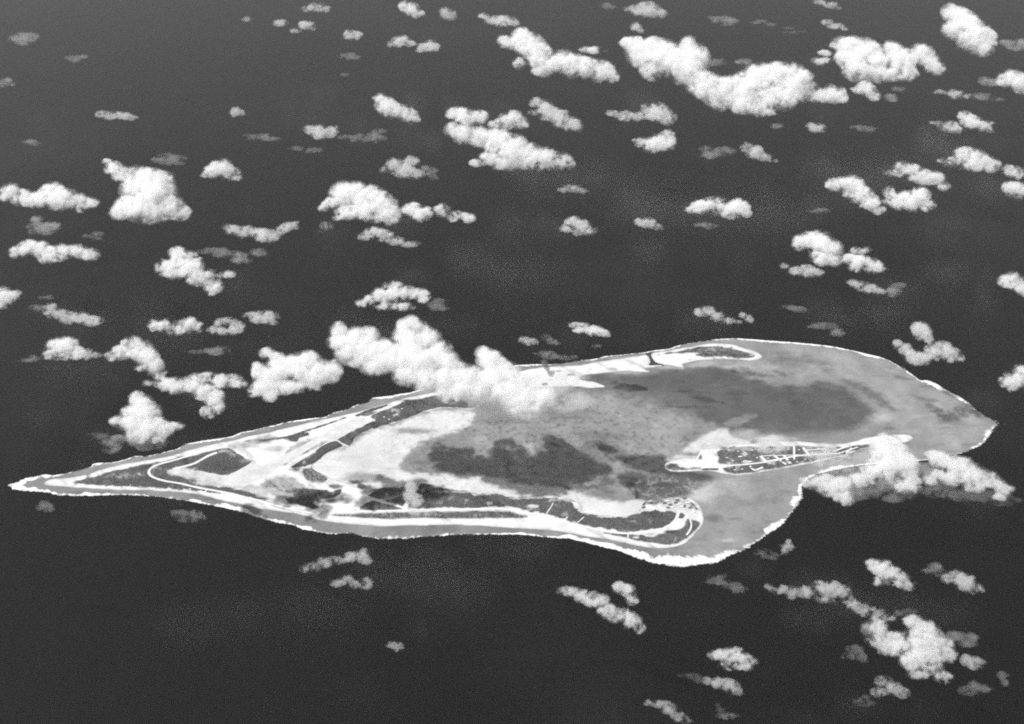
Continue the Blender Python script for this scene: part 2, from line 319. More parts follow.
LAND = [
 # left point
 ([(73,482),(90,477.5),(110,472.5),(130,467),(150,463.5),(165,461),(190,456.5),(222,448.5),(232,450),(245,459),(251,462),(240,468),(227,474.5),(215,473.5),(205,472),
   (190,469),(180,467),(172,470),(178,475),(195,481),(200,484),(215,486),(240,490),(262,494),(268,500),(255,498.5),(235,494.5),(200,491),(170,488.5),(130,486.5),(100,485),(80,484)], 104, 1.0, 1.2),
 ('e', 120, 476, 22, 2.2, 150, 2, 2),
 ([(168,472),(180,467),(195,470),(225,475.5),(240,478),(230,485),(198,483),(180,477.5),(170,474)], 212, 2, 1.8),
 ('e', 186, 480, 12, 2.2, 115, 1.5, 1.5), ('e', 190, 459, 13, 3, 108, 1, 1),
 ([(200,465),(215,454.5),(225,452),(233,456),(250,463),(228,474.5),(215,473.5),(205,471)], 94, 0.8, 0.3),
 ([(216,450),(226,449),(236,455),(232,457),(224,452)], 150, 1, .8), ('e', 246, 461, 5, 1.6, 150, 1.2, .8),
 ('e', 208, 486, 6, 1.4, 110, 1, .6), ('e', 227, 488.5, 7, 1.4, 110, 1, .6), ('e', 249, 492.5, 9, 2, 112, 1, .6),
 ([(196,484),(230,481),(262,487),(268,499),(240,489),(210,485)], 200, 2, 1.2),
 ('e', 253, 470, 7, 3.2, 165, 1.5, 1), ('e', 254, 477, 3, 1.6, 160, 1, .8),
 ([(228,446),(245,441),(268,437),(278,438),(262,444),(240,449)], 175, 2.5, 2), ('e', 258, 441, 10, 1.1, 110, 1, .6),
 # airfield and far shore of the V
 ([(283,438),(295,435),(306,432),(309,434.5),(300,438),(297,441.5),(288,439.5)], 88, 1, .8),
 ([(260,440.2),(285,436.5),(306,430),(330,422.4),(345,417.6),(344,418.8),(330,423.8),(306,432),(285,438),(262,441.6)], 100, .5, .4),
 ([(356,414.8),(370,409),(386,404.6),(386,406),(372,411.5),(358,416.5)], 95, .5, .4),
 ([(361,415.5),(372,412),(378,411.5),(368,416)], 125, .6, .4),
 ([(290,447),(316,437.5),(327,441),(302,455),(290,461),(284,462)], 178, 1.6, 1.2), ('e', 303, 450.5, 6, 2.6, 128, 1.2, 1),
 ('e', 276, 449, 9, 3, 205, 1, .8),('e', 284, 464, 4, 1.4, 165, 1, .8),
 ([(290,466),(300,460),(315,452),(322,444),(335,441.5),(342,445),(338,450),(328,454),(320,460),(310,465),(298,467.5)], 92, .9, 1),
 ([(337,440.5),(352,431.5),(365,425.5),(375,420.5),(370,416.5),(380,411.5),(390,408.5),(402,403.5),(415,400),(430,397),(445,394),(470,388),(485,392),(478,402),(472,407.5),(450,407),
   (440,407.5),(425,410.5),(415,415),(402,420),(388,423.5),(375,427.5),(362,433),(354,438),(350,446),(343,443.5)], 102, .8, .8),
 ('e', 372, 424, 11, 2.4, 82, 1.5, 1), ('e', 415, 402, 10, 2, 88, 1.5, 1),
 # inside of the V
 ([(262,484),(270,478),(285,476),(300,482),(310,489),(300,494),(288,500),(275,496),(265,491)], 178, 2.5, 2), ('e', 296, 491, 8, 2.6, 120, 1.5, 1.2), ('e',270,484,6,3,150,2,1),
 ([(287,500.5),(295,495),(303,489),(318,489),(333,491),(342,487),(341,493),(335,497),(320,500),(313,503),(320,508.5),(310,507.5),(295,503.5)], 84, 1, 1.5),
 ('e', 328, 500.5, 14, 2.6, 168, 1.5, 1),
 ([(262,500),(275,504),(290,508),(305,511),(318,513),(312,514),(295,510.5),(275,506.5)], 112, .8, .5),
 ([(303,470),(312,468),(318,472),(326,478),(320,484),(312,482),(305,478)], 135, 1.4, 1.6),
 ('e', 335, 487, 6, 2, 150, 1.2, 1), ('e', 296, 470, 5, 1.5, 160, 1, 1),
 ([(368,495.5),(375,491),(385,488),(398,487),(410,486),(418,488),(418,492),(411,500),(403,506.5),(400,505),(385,500.5),(375,498)], 104, .8, .8),
 ('e', 385, 489.5, 12, 1.6, 76, 1.2, .8), ('e', 388, 499, 4, 1, 200, 1, .6),
 ([(360,509.5),(372,501),(385,504),(402,508.3),(398,509.8)], 112, .6, .3),
 ([(332,514.8),(350,514),(380,512.8),(400,512.4),(420,512),(450,511.6),(490,511),(510,512.5),(527,516),(520,518),(490,518),(450,518.5),(420,518),(390,519),(370,518),(345,516.5)], 118, 1.2, .5),
 # near arm
 ([(415,488),(421,484.5),(430,485),(440,488),(455,490.5),(470,494),(480,495),(490,493),(505,496),(515,499.5),(525,498.5),(545,498),(560,499),(572,503),(578,510),(585,513),(600,516),
   (620,518),(640,513.5),(655,511),(668,511),(676,512),(677,514),(673,520),(667,525),(655,528.8),(640,531.2),(620,531.2),(600,528),(580,523.6),(560,518.5),(545,514.5),
   (530,511),(515,508),(500,506.8),(470,507.2),(440,508),(408,508.3)], 104, .9, 1.5),
 ('e', 424, 485.5, 8, 1.6, 76, 1, .8),
 ('e', 455, 491.5, 16, 1.0, 190, 1, 1.2), ('e', 490, 493.5, 8, 1.2, 195, 1, 1.2), ('e', 524, 498, 12, 1.2, 185, 1, 1.4), ('e', 565, 500, 13, 2, 175, 1.2, 1.8),
 ('e', 506, 507.5, 5, 1.1, 235, .8, .3), ('e', 533, 506, 5, 1.9, 225, .8, .5), ('e', 490, 503, 3, 2, 190, .8, .6),
 ([(604,532.6),(640,535),(660,533.5),(675,530.5),(684,526.5),(687,519),(689,519),(700,522),(697,528),(689,536),(680,542),(670,544.5),(655,543.5),(640,541),(625,537.5),(612,535)], 112, .9, .5),
 ('e', 650.5, 534, 8, 3.2, 232, .8, .5), ('e', 650, 534.3, 4, 1.2, 200, .8, .5), ('e', 636, 537.5, 3, 1.2, 220, .8, .5),
 ('e', 673, 532, 8, 1.2, 80, .8, .6), ('e', 681, 515.5, 3.5, 2.8, 105, .8, .3),
 ([(655,499),(668,499),(676,500),(672,502),(660,503.5),(650,503)], 175, 1.5, 1), ('e', 644, 502.8, 2.4, 2.2, 100, 1, .6), ('e', 652, 503, 6, 1.4, 130, 1.2, .8),
 ([(662,500),(685,498),(699,506),(698,512),(680,512),(664,510)], 212, 1.5, 3), ('e', 685, 497, 2.4, 2, 100, .8, .6), ('e', 678, 500, 3, 1.6, 130, .8, .8), ('e', 693, 505, 3, 1.6, 140, .8, .8),
 # far island and far arm
 ([(658,354.8),(680,350.8),(700,347.2),(716,346),(730,348),(745,352),(755,355.2),(752,357.3),(740,358),(725,357),(712,356.5),(700,356),(694,355),(700,353),(680,353)], 112, .8, .8),
 ('e', 712, 349.5, 16, 1.6, 150, 1.2, 2.2), ('e', 722, 353, 18, 1.6, 132, 1.2, 2.2), ('e', 690, 359.4, 3, .6, 190, .8, .4),
 ('e', 612, 369, 6, 1.6, 200, .8, .8), ('e', 570, 374.5, 3, .8, 160, .6, .8), ('e', 560, 371, 4, .7, 170, .6, .8), ('e', 545, 384, 3, 1.2, 110, 1, .6), ('e', 550, 380, 2, .8, 120, .6, .6),
 # right island
 ([(717,452),(722,449.5),(735,447.5),(750,447),(770,446.5),(790,446),(812,446.8),(830,447),(850,447),(858,445.5),(876,444),(873,446.5),(855,449.5),(845,454),(830,457.3),(800,463.6),
   (770,469),(745,473),(727,472),(723,467.5),(740,465),(720,463.8),(719,458)], 116, .9, .8),
 ('e', 745, 449, 24, 1.8, 165, 1.5, 2.2), ('e', 735, 454, 14, 2, 120, 1.5, 2), ('e', 747, 462, 5, 1.3, 225, .8, .3), ('e', 820, 452.5, 9, 1.2, 90, .8, .5), ('e', 760, 467.5, 6, 1, 80, .8, .8),
 ('e', 672, 466.4, 6, 2.6, 84, 1, .6), ('e', 684, 468.8, 10, 1.4, 120, 1, 1.2), ('e', 706, 469.2, 4, .8, 75, .6, .2), ('e', 715, 469.2, 4, .8, 75, .6, .2), ('e', 700, 457, 2.6, 2.4, 150, 1, .5),
]
ROADS = [  # (points, width in metres, label)
 ([(222,447.5),(205,451.5),(190,455.5),(175,460),(160,464),(152,467.5),(149,471),(150,475),(155,478),(165,481),(180,483.5),(195,487),(210,489.8),(230,493.5),(245,497.3),(262,501.5),
   (280,506.5),(300,511),(318,513.8),(335,513),(360,511.6),(380,511),(400,510.5),(420,510),(450,509.8),(480,509),(500,508.8),(510,509.8),(520,511.6),(530,513.6),(545,517),(560,521),(580,526),
   (600,530),(620,533),(640,533),(655,530.5),(668,526.5),(674,521.5),(677.5,516),(679,510)], 30, 'long shore road curving round the left point of the island'),
 ([(217,452.5),(208,456),(200,460.5),(193,464),(184,466.5),(174,469)], 36, 'short curving road beside the square dark field'),
 ([(290,466.5),(300,460.5),(313,452.5),(322,445.5),(335,440.5),(342,443.5),(349,446.5)], 15, 'thin track past the dark scrub near the bay'),
 ([(340,494.5),(360,496),(372,499.3),(390,504),(402,507.6)], 24, 'straight diagonal road inside the V of the island'),
 ([(402,508.5),(408,500),(416,488),(420,483.5)], 15, 'straight cross track from the shore road to the lagoon'),
 ([(690,519),(691.3,525),(690,530),(686.5,535)], 20, 'short track below the bare square by the channel'),
 ([(719,466),(745,464.5),(765,462),(800,455.6),(840,453.5)], 26, 'long road down the middle of the right island'),
 ([(760.5,456),(766.5,462.5)], 40, 'wide short road crossing the right island near its middle'),
 ([(774,455.5),(786,464.5)], 28, 'slanting cross road on the right island'),
 ([(783.5,455),(790.5,463.5)], 30, 'slanting cross road beside the straight one on the right island'),
 ([(794,446),(794.2,459.5)], 24, 'cross road running straight over the right island'),
 ([(803,447.5),(809.5,456)], 36, 'wide cross road on the thin part of the right island'),
 ([(750,466),(754.5,470),(763,467.2)], 26, 'hooked track near the outer shore of the right island'),
 ([(716.5,463),(723.5,473)], 46, 'broad ramp at the left end of the right island'),
 ([(694,464.5),(698,457),(702,449.5)], 18, 'narrow jetty road at the sandy end of the right island'),
 ([(806,450),(826,449)], 18, 'thin road along the inner shore of the right island'),
 ([(833,451.5),(848,446.2)], 24, 'first slanting road on the neck of the right island'),
 ([(838,453.5),(858,447)], 18, 'second slanting road on the neck of the right island'),
 ([(846,453),(852,448)], 24, 'short link road on the neck of the right island'),
 ([(761,456),(800,455)], 14, 'thin track joining the cross roads of the right island'),
 ([(545,515.5),(551,507),(553,503)], 12, 'faint upper track through the scrub of the near arm'),
 ([(577,523),(584,517)], 12, 'faint short track through the scrub of the near arm'),
 ([(565,520),(567.5,517)], 14, 'tiny stub of track beside the shore road'),
 ([(628,533.5),(628,538)], 16, 'stub of track from the shore road to the beach'),
 ([(191,489.5),(189,488.6)], 14, 'left stub joining the shore road to the beach'),
 ([(208,489),(204,492.5)], 18, 'right stub joining the shore road to the beach'),
]
AIRFIELD = [
 ([(229,475.5),(252,462.5),(262,466),(300,447),(318,437),(332,429),(356,417.5),(372,418.3),(376,419.6),(352,431),(336,440),(322,441.5),(300,455),(288,462),(264,477),(244,487),(226,485),(216,483)], 'runway', 'broad pale airfield running across the bend of the island'),
 ([(688,511),(698.5,510.5),(698,519.8),(688.5,519)], 'apron', 'bare pale square beside the buildings at the channel'),
]

def inside_shape(px, s):
    """coverage 0..1 of plate points by a survey shape"""
    if s[0] == 'e':
        _, x, y, rx, ry, tone, soft, rag = s
        pad = 3 * soft + 3 * rag
        m = (abs(px[:, 0] - x) < rx + pad) & (abs(px[:, 1] - y) < ry + pad)
        q = px[m]
        k = np.hypot((q[:, 0] - x) / rx, (q[:, 1] - y) / ry)
        d = (1 - k) * ry
    else:
        poly, tone, soft, rag = s
        P = smooth_line(poly, True, 3)
        pad = 3 * soft + 3 * rag
        lo, hi = P.min(0) - pad, P.max(0) + pad
        m = ((px > lo) & (px < hi)).all(1)
        q = px[m]
        d = sdist(q, P)
    d = d + rag * 3.4 * fbm(q[:, 0] * 0.16 + 3, q[:, 1] * 0.34, int(abs(tone)), 5)
    t = np.clip(d / (2 * soft) + 0.5, 0, 1)
    return m, t * t * (3 - 2 * t), tone

# ------------------------------------------------------------------ sheets
reef_px = np.array([(a, b) for a, b, c in REEF])
reef_m = ground(smooth_line(reef_px, True, 4))
def wiggle(P, amp, wl, seed):
    """small natural irregularity of a shore line"""
    d = np.roll(P, -1, 0) - np.roll(P, 1, 0); d /= np.linalg.norm(d, axis=1)[:, None] + 1e-9
    n = np.stack([-d[:, 1], d[:, 0]], 1)
    return P + n * (fbm(P[:, 0] / wl, P[:, 1] / wl, seed, 4) * 2 * amp)[:, None]
isl_m = [wiggle(ground(smooth_line(I, True, 5), 1.0), 12, 90, 40 + k) for k, I in enumerate((ISLAND_V, ISLAND_FAR, ISLAND_RIGHT))]

def sheet(name, poly, dx, dy, mat, zfun, tonefun):
    lo, hi = poly.min(0) - 2 * dx, poly.max(0) + 2 * dy
    xs = np.arange(lo[0], hi[0], dx); ys = np.arange(lo[1], hi[1], dy)
    X, Y = np.meshgrid(xs, ys); P = np.stack([X.ravel(), Y.ravel()], 1)
    d, near = sdist(P, poly, True)
    ins = (d > 0).reshape(X.shape)
    cell = ins[:-1, :-1] | ins[1:, :-1] | ins[:-1, 1:] | ins[1:, 1:]
    out = d <= 0
    P[out] = near[out]; d[out] = 0
    idx = np.arange(X.size).reshape(X.shape)
    q = np.stack([idx[:-1, :-1][cell], idx[:-1, 1:][cell], idx[1:, 1:][cell], idx[1:, :-1][cell]], 1)
    used = np.unique(q); remap = np.zeros(X.size, np.int64); remap[used] = np.arange(len(used))
    P = P[used]; d = d[used]; q = remap[q]
    V = np.column_stack([P, zfun(P, d)])
    o = mesh_obj(name, V, q, mat, smooth=True)
    at = o.data.attributes.new('tone', 'FLOAT', 'POINT')
    at.data.foreach_set('value', tonefun(P, d).astype(np.float32))
    return o
GAIN, LGAIN = 0.62, 0.655
def water_tone(P, d):
    px = plate(P); t = np.full(len(P), 150.0)
    near = np.clip((px[:, 1] - 470) / 30, 0, 1) * np.clip((700 - px[:, 0]) / 40, 0, 1)
    t = t - 12 * near
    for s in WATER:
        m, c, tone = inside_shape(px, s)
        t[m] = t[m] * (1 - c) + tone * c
    # coral heads: small dark specks over the middle of the lagoon
    sp = fbm(P[:, 0] / 34, P[:, 1] / 34, 5, 3)
    zone = np.clip(1 - np.hypot((px[:, 0] - 560) / 190, (px[:, 1] - 445) / 60), 0, 1) ** 0.5
    t = t - np.clip(sp - 0.06, 0, 1) * 190 * zone + np.clip(-sp - 0.1, 0, 1) * 60 * zone
    # netted patch reef beside the channel
    net = np.abs(fbm(P[:, 0] / 70, P[:, 1] / 70, 9, 3)); nz = np.clip(1 - np.hypot((px[:, 0] - 662) / 46, (px[:, 1] - 487) / 13), 0, 1)
    t = t + np.clip(0.06 - net, 0, 1) / 0.06 * 60 * np.clip(nz * 3, 0, 1)
    t = t * (1 + 0.16 * fbm(P[:, 0] / 420, P[:, 1] / 700, 21, 4) + 0.28 * np.where(t < 200, 1, .5) * fbm(P[:, 0] / 130, P[:, 1] / 150, 23, 5))
    t = t + np.clip(fbm(P[:, 0] / 300, P[:, 1] / 90, 25, 4) * 2 - 0.25, 0, .4) * 40 - np.clip(fbm(P[:, 0] / 260, P[:, 1] / 80, 27, 4) * 2 - 0.3, 0, .4) * 60
    return lin(np.clip(t, 40, 240)) * GAIN
LAND_TONE_BASE = 240
def land_tone(P, d):
    px = plate(P, 3.0); t = np.full(len(P), float(LAND_TONE_BASE))
    for s in LAND:
        m, c, tone = inside_shape(px, s)
        t[m] = t[m] * (1 - c) + tone * c
    t = t - 55 * np.exp(-d / 9.0)                     # wet sand at the water line
    veg = np.clip((175 - t) / 60, 0, 1) * (d > 30)
    t = t + veg * np.clip(fbm(P[:, 0] / 75, P[:, 1] / 75, 91, 5) * 2 - 0.22, 0, .55) * 190
    t = t - veg * np.clip(fbm(P[:, 0] / 130, P[:, 1] / 130, 93, 4) * 2 - 0.1, 0, .5) * 45
    mott = fbm(P[:, 0] / 60, P[:, 1] / 60, 31, 4)
    t = t * (1 + mott * np.where(t < 215, 0.36, 0.16))
    t = t - np.clip(fbm((P[:, 0] + P[:, 1]) / 90, (P[:, 1] - P[:, 0]) / 420, 37, 5) - 0.06, 0, 1) * 190
    return lin(np.clip(t, 60, 244)) * LGAIN
def land_h(P, d):
    return 0.5 + np.clip(d * 0.05, 0, 3.2) + np.clip(d / 40, 0, 1) * 0.5 * (fbm(P[:, 0] / 90, P[:, 1] / 90, 51, 3))
def height_at(P):
    P = np.atleast_2d(P); z = np.zeros(len(P))
    for I in isl_m:
        d = sdist(P, I); z = np.where(d > 0, land_h(P, d), z)
    return z

S = 90000.0
oc = mesh_obj('ocean', [(-S, -20000, -0.5), (S, -20000, -0.5), (S, 160000, -0.5), (-S, 160000, -0.5)], [(0, 1, 2, 3)], M_OCEAN)
tag(oc, kind='structure')
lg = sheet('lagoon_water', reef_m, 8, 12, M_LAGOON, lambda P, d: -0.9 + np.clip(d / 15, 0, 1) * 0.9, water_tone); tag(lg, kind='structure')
for nm, I in zip(('island_terrain', 'island_terrain', 'island_terrain'), isl_m):
    tag(sheet(nm, I, 6, 8, M_LAND, land_h, land_tone), kind='structure')

hz_m = bpy.data.materials.new('haze_air'); hz_m.use_nodes = True; hn = hz_m.node_tree
hn.nodes.remove(hn.nodes['Principled BSDF'])
hv = hn.nodes.new('ShaderNodeVolumePrincipled'); hv.inputs['Density'].default_value = 2.3e-6; hv.inputs['Color'].default_value = (.97, .97, .97, 1)
hn.links.new(hv.outputs[0], [n for n in hn.nodes if n.type == 'OUTPUT_MATERIAL'][0].inputs['Volume'])
x0, x1, y0, y1, z0, z1 = -60000, 60000, -15000, 90000, -2.0, ALT + 60
hz = mesh_obj('haze', [(x0,y0,z0),(x1,y0,z0),(x1,y1,z0),(x0,y1,z0),(x0,y0,z1),(x1,y0,z1),(x1,y1,z1),(x0,y1,z1)], [(3,2,1,0),(4,5,6,7),(0,1,5,4),(1,2,6,5),(2,3,7,6),(3,0,4,7)], hz_m)
tag(hz, 'thin sea haze over the whole view', 'haze', kind='stuff')

# breaking surf along the reef edge
def surf():
    ring = smooth_line([(a, b, c if c < 70 else 70 + (c - 70) * .45) for a, b, c in REEF], True, 4)
    xy = ground(ring[:, :2]); wd = ring[:, 2]
    # even spacing
    seg = np.linalg.norm(np.roll(xy, -1, 0) - xy, axis=1); cum = np.concatenate([[0], np.cumsum(seg)])
    s = np.arange(0, cum[-1], 9.0)
    ext = np.vstack([xy, xy[:1]]); we = np.append(wd, wd[0])
    X = np.interp(s, cum, ext[:, 0]); Y = np.interp(s, cum, ext[:, 1]); W = np.interp(s, cum, we)
    P = np.stack([X, Y], 1)
    d = np.roll(P, -2, 0) - np.roll(P, 2, 0); d /= np.linalg.norm(d, axis=1)[:, None]
    n = np.stack([-d[:, 1], d[:, 0]], 1)              # which side is in
    test = sdist(P[::50] + n[::50] * 40, reef_m)
    if (test > 0).sum() < len(test) / 2: n = -n
    z0 = np.zeros_like(s)
    no = fbm(s / 70, z0, 61, 4) * 2; ni = fbm(s / 60, z0 + 9, 63, 4) * 2; nw = fbm(s / 240, z0 + 3, 65, 4) * 2.6
    outer = -0.16 * W + no * W * 0.16
    wid = np.clip(W * (0.90 + 0.75 * nw + 0.45 * ni), 7, None)
    rows = []; cov = []
    for k, h, c in ((0, 0.15, 0.0), (.2, 1.0, 0.7), (.45, 1.5, 1.1), (.7, 1.1, .7), (1, 0.25, 0.0)):
        p = P + n * (outer + wid * k)[:, None]
        rows.append(np.column_stack([p, np.full(len(s), h) + (0.4 * no if 0 < k < 1 else 0)]))
        cov.append(np.clip(np.full(len(s), c) + (1.0 * nw + 0.5 * ni if c else 0), 0, 1.15))
    N = len(s); V = np.vstack(rows); i = np.arange(N); j = (i + 1) % N
    F = np.vstack([np.stack([r * N + i, r * N + j, (r + 1) * N + j, (r + 1) * N + i], 1) for r in range(4)])
    o = mesh_obj('surf', V, F, M_FOAM, smooth=True); tag(o, kind='structure')
    o.data.attributes.new('tone', 'FLOAT', 'POINT').data.foreach_set('value', np.concatenate(cov).astype(np.float32))
surf()

def strip(name, pts, width, label, lift=0.4):
    L = smooth_line(pts, False, 6) if len(pts) > 2 else np.array([np.array(pts[0]) * (1 - t) + np.array(pts[1]) * t for t in np.linspace(0, 1, 12)])
    P = ground(L, 3.0)
    d = np.gradient(P, axis=0); d /= np.linalg.norm(d, axis=1)[:, None] + 1e-9
    n = np.stack([-d[:, 1], d[:, 0]], 1)
    jit = 1 + 0.5 * fbm(P[:, 0] / 60, P[:, 1] / 60, 71, 3)
    cols = [P + n * (width * k * jit)[:, None] for k in (-.5, 0, .5)]
    N = len(P); V = []
    for c in cols: V.append(np.column_stack([c, np.maximum(height_at(c), height_at(P)) + lift]))
    V = np.vstack(V); i = np.arange(N - 1)
    F = np.vstack([np.stack([r * N + i, r * N + i + 1, (r + 1) * N + i + 1, (r + 1) * N + i], 1) for r in range(2)])
    o = mesh_obj(name, V, F, M_ROAD); tag(o, kind='structure'); return o
for k, (pts, wd, lab) in enumerate(ROADS):
    strip('road', pts, wd * 0.72, lab, 0.6 + 0.02 * k)
def runway_tone(P, d):
    t = 226 + 34 * fbm(P[:, 0] / 50, P[:, 1] / 50, 81, 4) - 40 * np.clip(fbm(P[:, 0] / 200, P[:, 1] / 60, 83, 4) - .05, 0, 1)
    return lin(np.clip(t, 0, 250)) * LGAIN
for pts, nm, lab in AIRFIELD:
    pm = ground(pts, 3.0)
    tag(sheet(nm, pm, 12, 12, M_LAND, lambda P, d: height_at(P) + 0.35, runway_tone), kind='structure')

# low scrub: thousands of bushes, one mass
def ico():
    t = (1 + 5 ** .5) / 2
    v = np.array([(-1, t, 0), (1, t, 0), (-1, -t, 0), (1, -t, 0), (0, -1, t), (0, 1, t), (0, -1, -t), (0, 1, -t), (t, 0, -1), (t, 0, 1), (-t, 0, -1), (-t, 0, 1)], float)
    v /= np.linalg.norm(v[0])
    f = np.array([(0, 11, 5), (0, 5, 1), (0, 1, 7), (0, 7, 10), (0, 10, 11), (1, 5, 9), (5, 11, 4), (11, 10, 2), (10, 7, 6), (7, 1, 8), (3, 9, 4), (3, 4, 2), (3, 2, 6), (3, 6, 8), (3, 8, 9),
                  (4, 9, 5), (2, 4, 11), (6, 2, 10), (8, 6, 7), (9, 8, 1)])
    return v, f
def subdiv(v, f):
    cache = {}; v = list(map(tuple, v)); out = []
    def mid(a, b):
        k = (min(a, b), max(a, b))
        if k not in cache:
            m = (np.array(v[a]) + np.array(v[b])) / 2; v.append(tuple(m / np.linalg.norm(m))); cache[k] = len(v) - 1
        return cache[k]
    for a, b, c in f:
        ab, bc, ca = mid(a, b), mid(b, c), mid(c, a)
        out += [(a, ab, ca), (b, bc, ab), (c, ca, bc), (ab, bc, ca)]
    return np.array(v), np.array(out)
ICO = ico(); ICO2 = subdiv(*ICO); ICO3 = subdiv(*ICO2)

road_lines = [(ground(smooth_line(p, False, 4) if len(p) > 2 else p, 3.0), wd) for p, wd, _ in ROADS]
air_polys = [ground(p, 3.0) for p, _, _ in AIRFIELD]
def line_clear(P):
    ok = np.ones(len(P), bool)
    for L, wd in road_lines:
        for a, b in zip(L[:-1], L[1:]):
            ab = b - a; t = np.clip(((P - a) @ ab) / (ab @ ab + 1e-9), 0, 1)
            ok &= np.linalg.norm(P - (a + t[:, None] * ab), axis=1) > wd * 0.5 + 6
    for A in air_polys: ok &= sdist(P, A) < -4
    return ok
def scrub():
    allP = []
    for I in isl_m:
        lo, hi = I.min(0), I.max(0)
        n = int((hi - lo).prod() / 150)
        P = lo + rng.random((n, 2)) * (hi - lo)
        d = sdist(P, I); P = P[d > 25]; d = d[d > 25]
        tn = land_tone(P, d)
        pr = np.clip((lin(165) * LGAIN - tn) / (lin(165) * LGAIN - lin(100) * LGAIN), 0, 1)
        P = P[rng.random(len(P)) < pr * 0.75]
        allP.append(P[line_clear(P)])
    P = np.vstack(allP); z = height_at(P)
    v, f = ICO
    r = rng.uniform(4, 8.5, len(P)); h = rng.uniform(1.5, 3.4, len(P))
    a = rng.random(len(P)) * 6.28
    base = v[None] * (1 + rng.normal(0, .16, (len(P), len(v), 1)))
    ca, sa = np.cos(a)[:, None], np.sin(a)[:, None]
    X = (base[:, :, 0] * ca - base[:, :, 1] * sa) * r[:, None] + P[:, 0:1]
    Y = (base[:, :, 0] * sa + base[:, :, 1] * ca) * r[:, None] + P[:, 1:2]
    Z = base[:, :, 2] * h[:, None] + z[:, None] + h[:, None] * 0.5
    V = np.stack([X, Y, Z], 2).reshape(-1, 3)
    F = (f[None] + (np.arange(len(P)) * len(v))[:, None, None]).reshape(-1, 3)
    o = mesh_obj('scrub', V, F, M_SCRUB, smooth=True)
    tag(o, 'low dark scrub covering the sandy islands', 'scrub', kind='stuff')
    print('bushes', len(P))
scrub()
# ------------------------------------------------------------------ buildings
def gabled(L, W, H, R):
    e = 0.9
    wall = ([(-L/2,-W/2,-1),(L/2,-W/2,-1),(L/2,W/2,-1),(-L/2,W/2,-1),(-L/2,-W/2,H),(L/2,-W/2,H),(L/2,W/2,H),(-L/2,W/2,H),(-L/2,0,H+R-.15),(L/2,0,H+R-.15)],
            [(0,1,5,4),(2,3,7,6),(1,2,6,9,5),(3,0,4,8,7),(0,3,2,1),(4,5,9,8),(6,7,8,9)])
    x, y = L/2+e, W/2+e; zl = H - .25; t = .3
    V = [(-x,-y,zl),(x,-y,zl),(x,0,H+R+.05),(-x,0,H+R+.05),(x,y,zl),(-x,y,zl)]
    V = V + [(a, b, c + t) for a, b, c in V]
    roof = (V, [(3,2,1,0),(5,4,2,3),(6,7,8,9),(9,8,10,11),(0,1,7,6),(1,2,8,7),(2,4,10,8),(4,5,11,10),(5,3,9,11),(3,0,6,9)])
    return wall, roof
def building(L, W, H, R, roofmat):
    e = bpy.data.objects.new('building', None); COL.objects.link(e)
    (wv, wf), (rv, rf) = gabled(L, W, H, R)
    mesh_obj('wall', wv, wf, M_WALL, e); mesh_obj('roof', rv, rf, roofmat, e)
    return e
PROTO = {'pale': building(34, 13, 5, 3, M_ROOF_PALE), 'dark': building(30, 14, 5, 3.5, M_ROOF_DARK), 'long': building(58, 15, 6, 4, M_ROOF_DARK), 'hut': building(16, 9, 3.5, 2.2, M_ROOF_PALE)}
used = set()
def place(kind, px, rot, label, group):
    p = PROTO[kind]
    if kind in used:
        o = p.copy(); COL.objects.link(o)
        for ch in p.children:
            c = ch.copy(); COL.objects.link(c); c.parent = o
    else: o = p; used.add(kind)
    g = ground([px], 3.0)[0]; z = max(height_at(g[None])[0], 0.4)
    o.location = (g[0], g[1], z); o.rotation_euler = (0, 0, math.radians(rot))
    tag(o, label, 'building', group)
CAMP = 'camp buildings by the channel'
for px, r in (((664.5,503.5),10),((670,505),15),((675.5,503),10),((684.5,506.5),80),((692,504),-50),((696,508.5),-70),((668,508),0),((690,508),15)):
    place('dark', px, r, 'dark roofed low building in the crowded camp by the channel', CAMP)
for px, r in (((667,501),5),((672,507.5),10),((679,504.5),15),((687.5,503),10),((681,507),15),((694,511.5),-75)):
    place('pale', px, r, 'pale roofed low building in the crowded camp by the channel', CAMP + ', pale roofs')
place('dark', (643.5, 507.5), 30, 'lone dark roofed building at the sandy head of the near lagoon shore', None)
RI = 'sheds on the right island'
for px, r in (((708,469.2),0),((714.5,469.2),0)):
    place('long', px, r, 'long dark shed in a row of two at the sandy end of the right island', 'pair of long sheds at the sandy end of the right island')
for px, r in (((752.5,467.6),12),((757,467),12),((783,461.2),15),((789,461),15),((770,465.4),12),((765,464),10)):
    place('dark', px, r, 'dark roofed shed among the roads of the right island', RI)
for px, r in (((745,461.6),8),((749,462.2),8),((776,461),15),((740,457),5)):
    place('pale', px, r, 'pale roofed shed beside the middle road of the right island', RI + ', pale roofs')
for px, r in (((727,458),10),((733,461),10),((729,450.5),5),((738,451.5),5),((745,453),0),((752,450.5),5),((757,458),15),((771,452),10),((779,450),10),((788,449.5),5),((799,450),5),
              ((812,453),10),((818,448.3),5),((823,454.6),12),((829,452.6),10),((768,458.5),10),((797,462),15),((805,459.6),12),((735,470),5),((742,469.5),5)):
    place('hut', px, r, 'tiny white hut scattered among the roads of the right island', 'white huts of the right island')
for px, r in (((392.5,411.5),20),((394,415.6),25),((397.5,414.6),30),((384,417.3),25),((389,419.5),25),((402,409),15)):
    place('hut', px, r, 'tiny white hut in the dark scrub of the far arm', 'white huts in the far scrub')
for px, r in (((506,507.6),0),((533.5,505.8),10)):
    place('hut', px, r, 'tiny white hut on a bare pad in the scrub of the near arm', 'white huts on bare pads of the near arm')

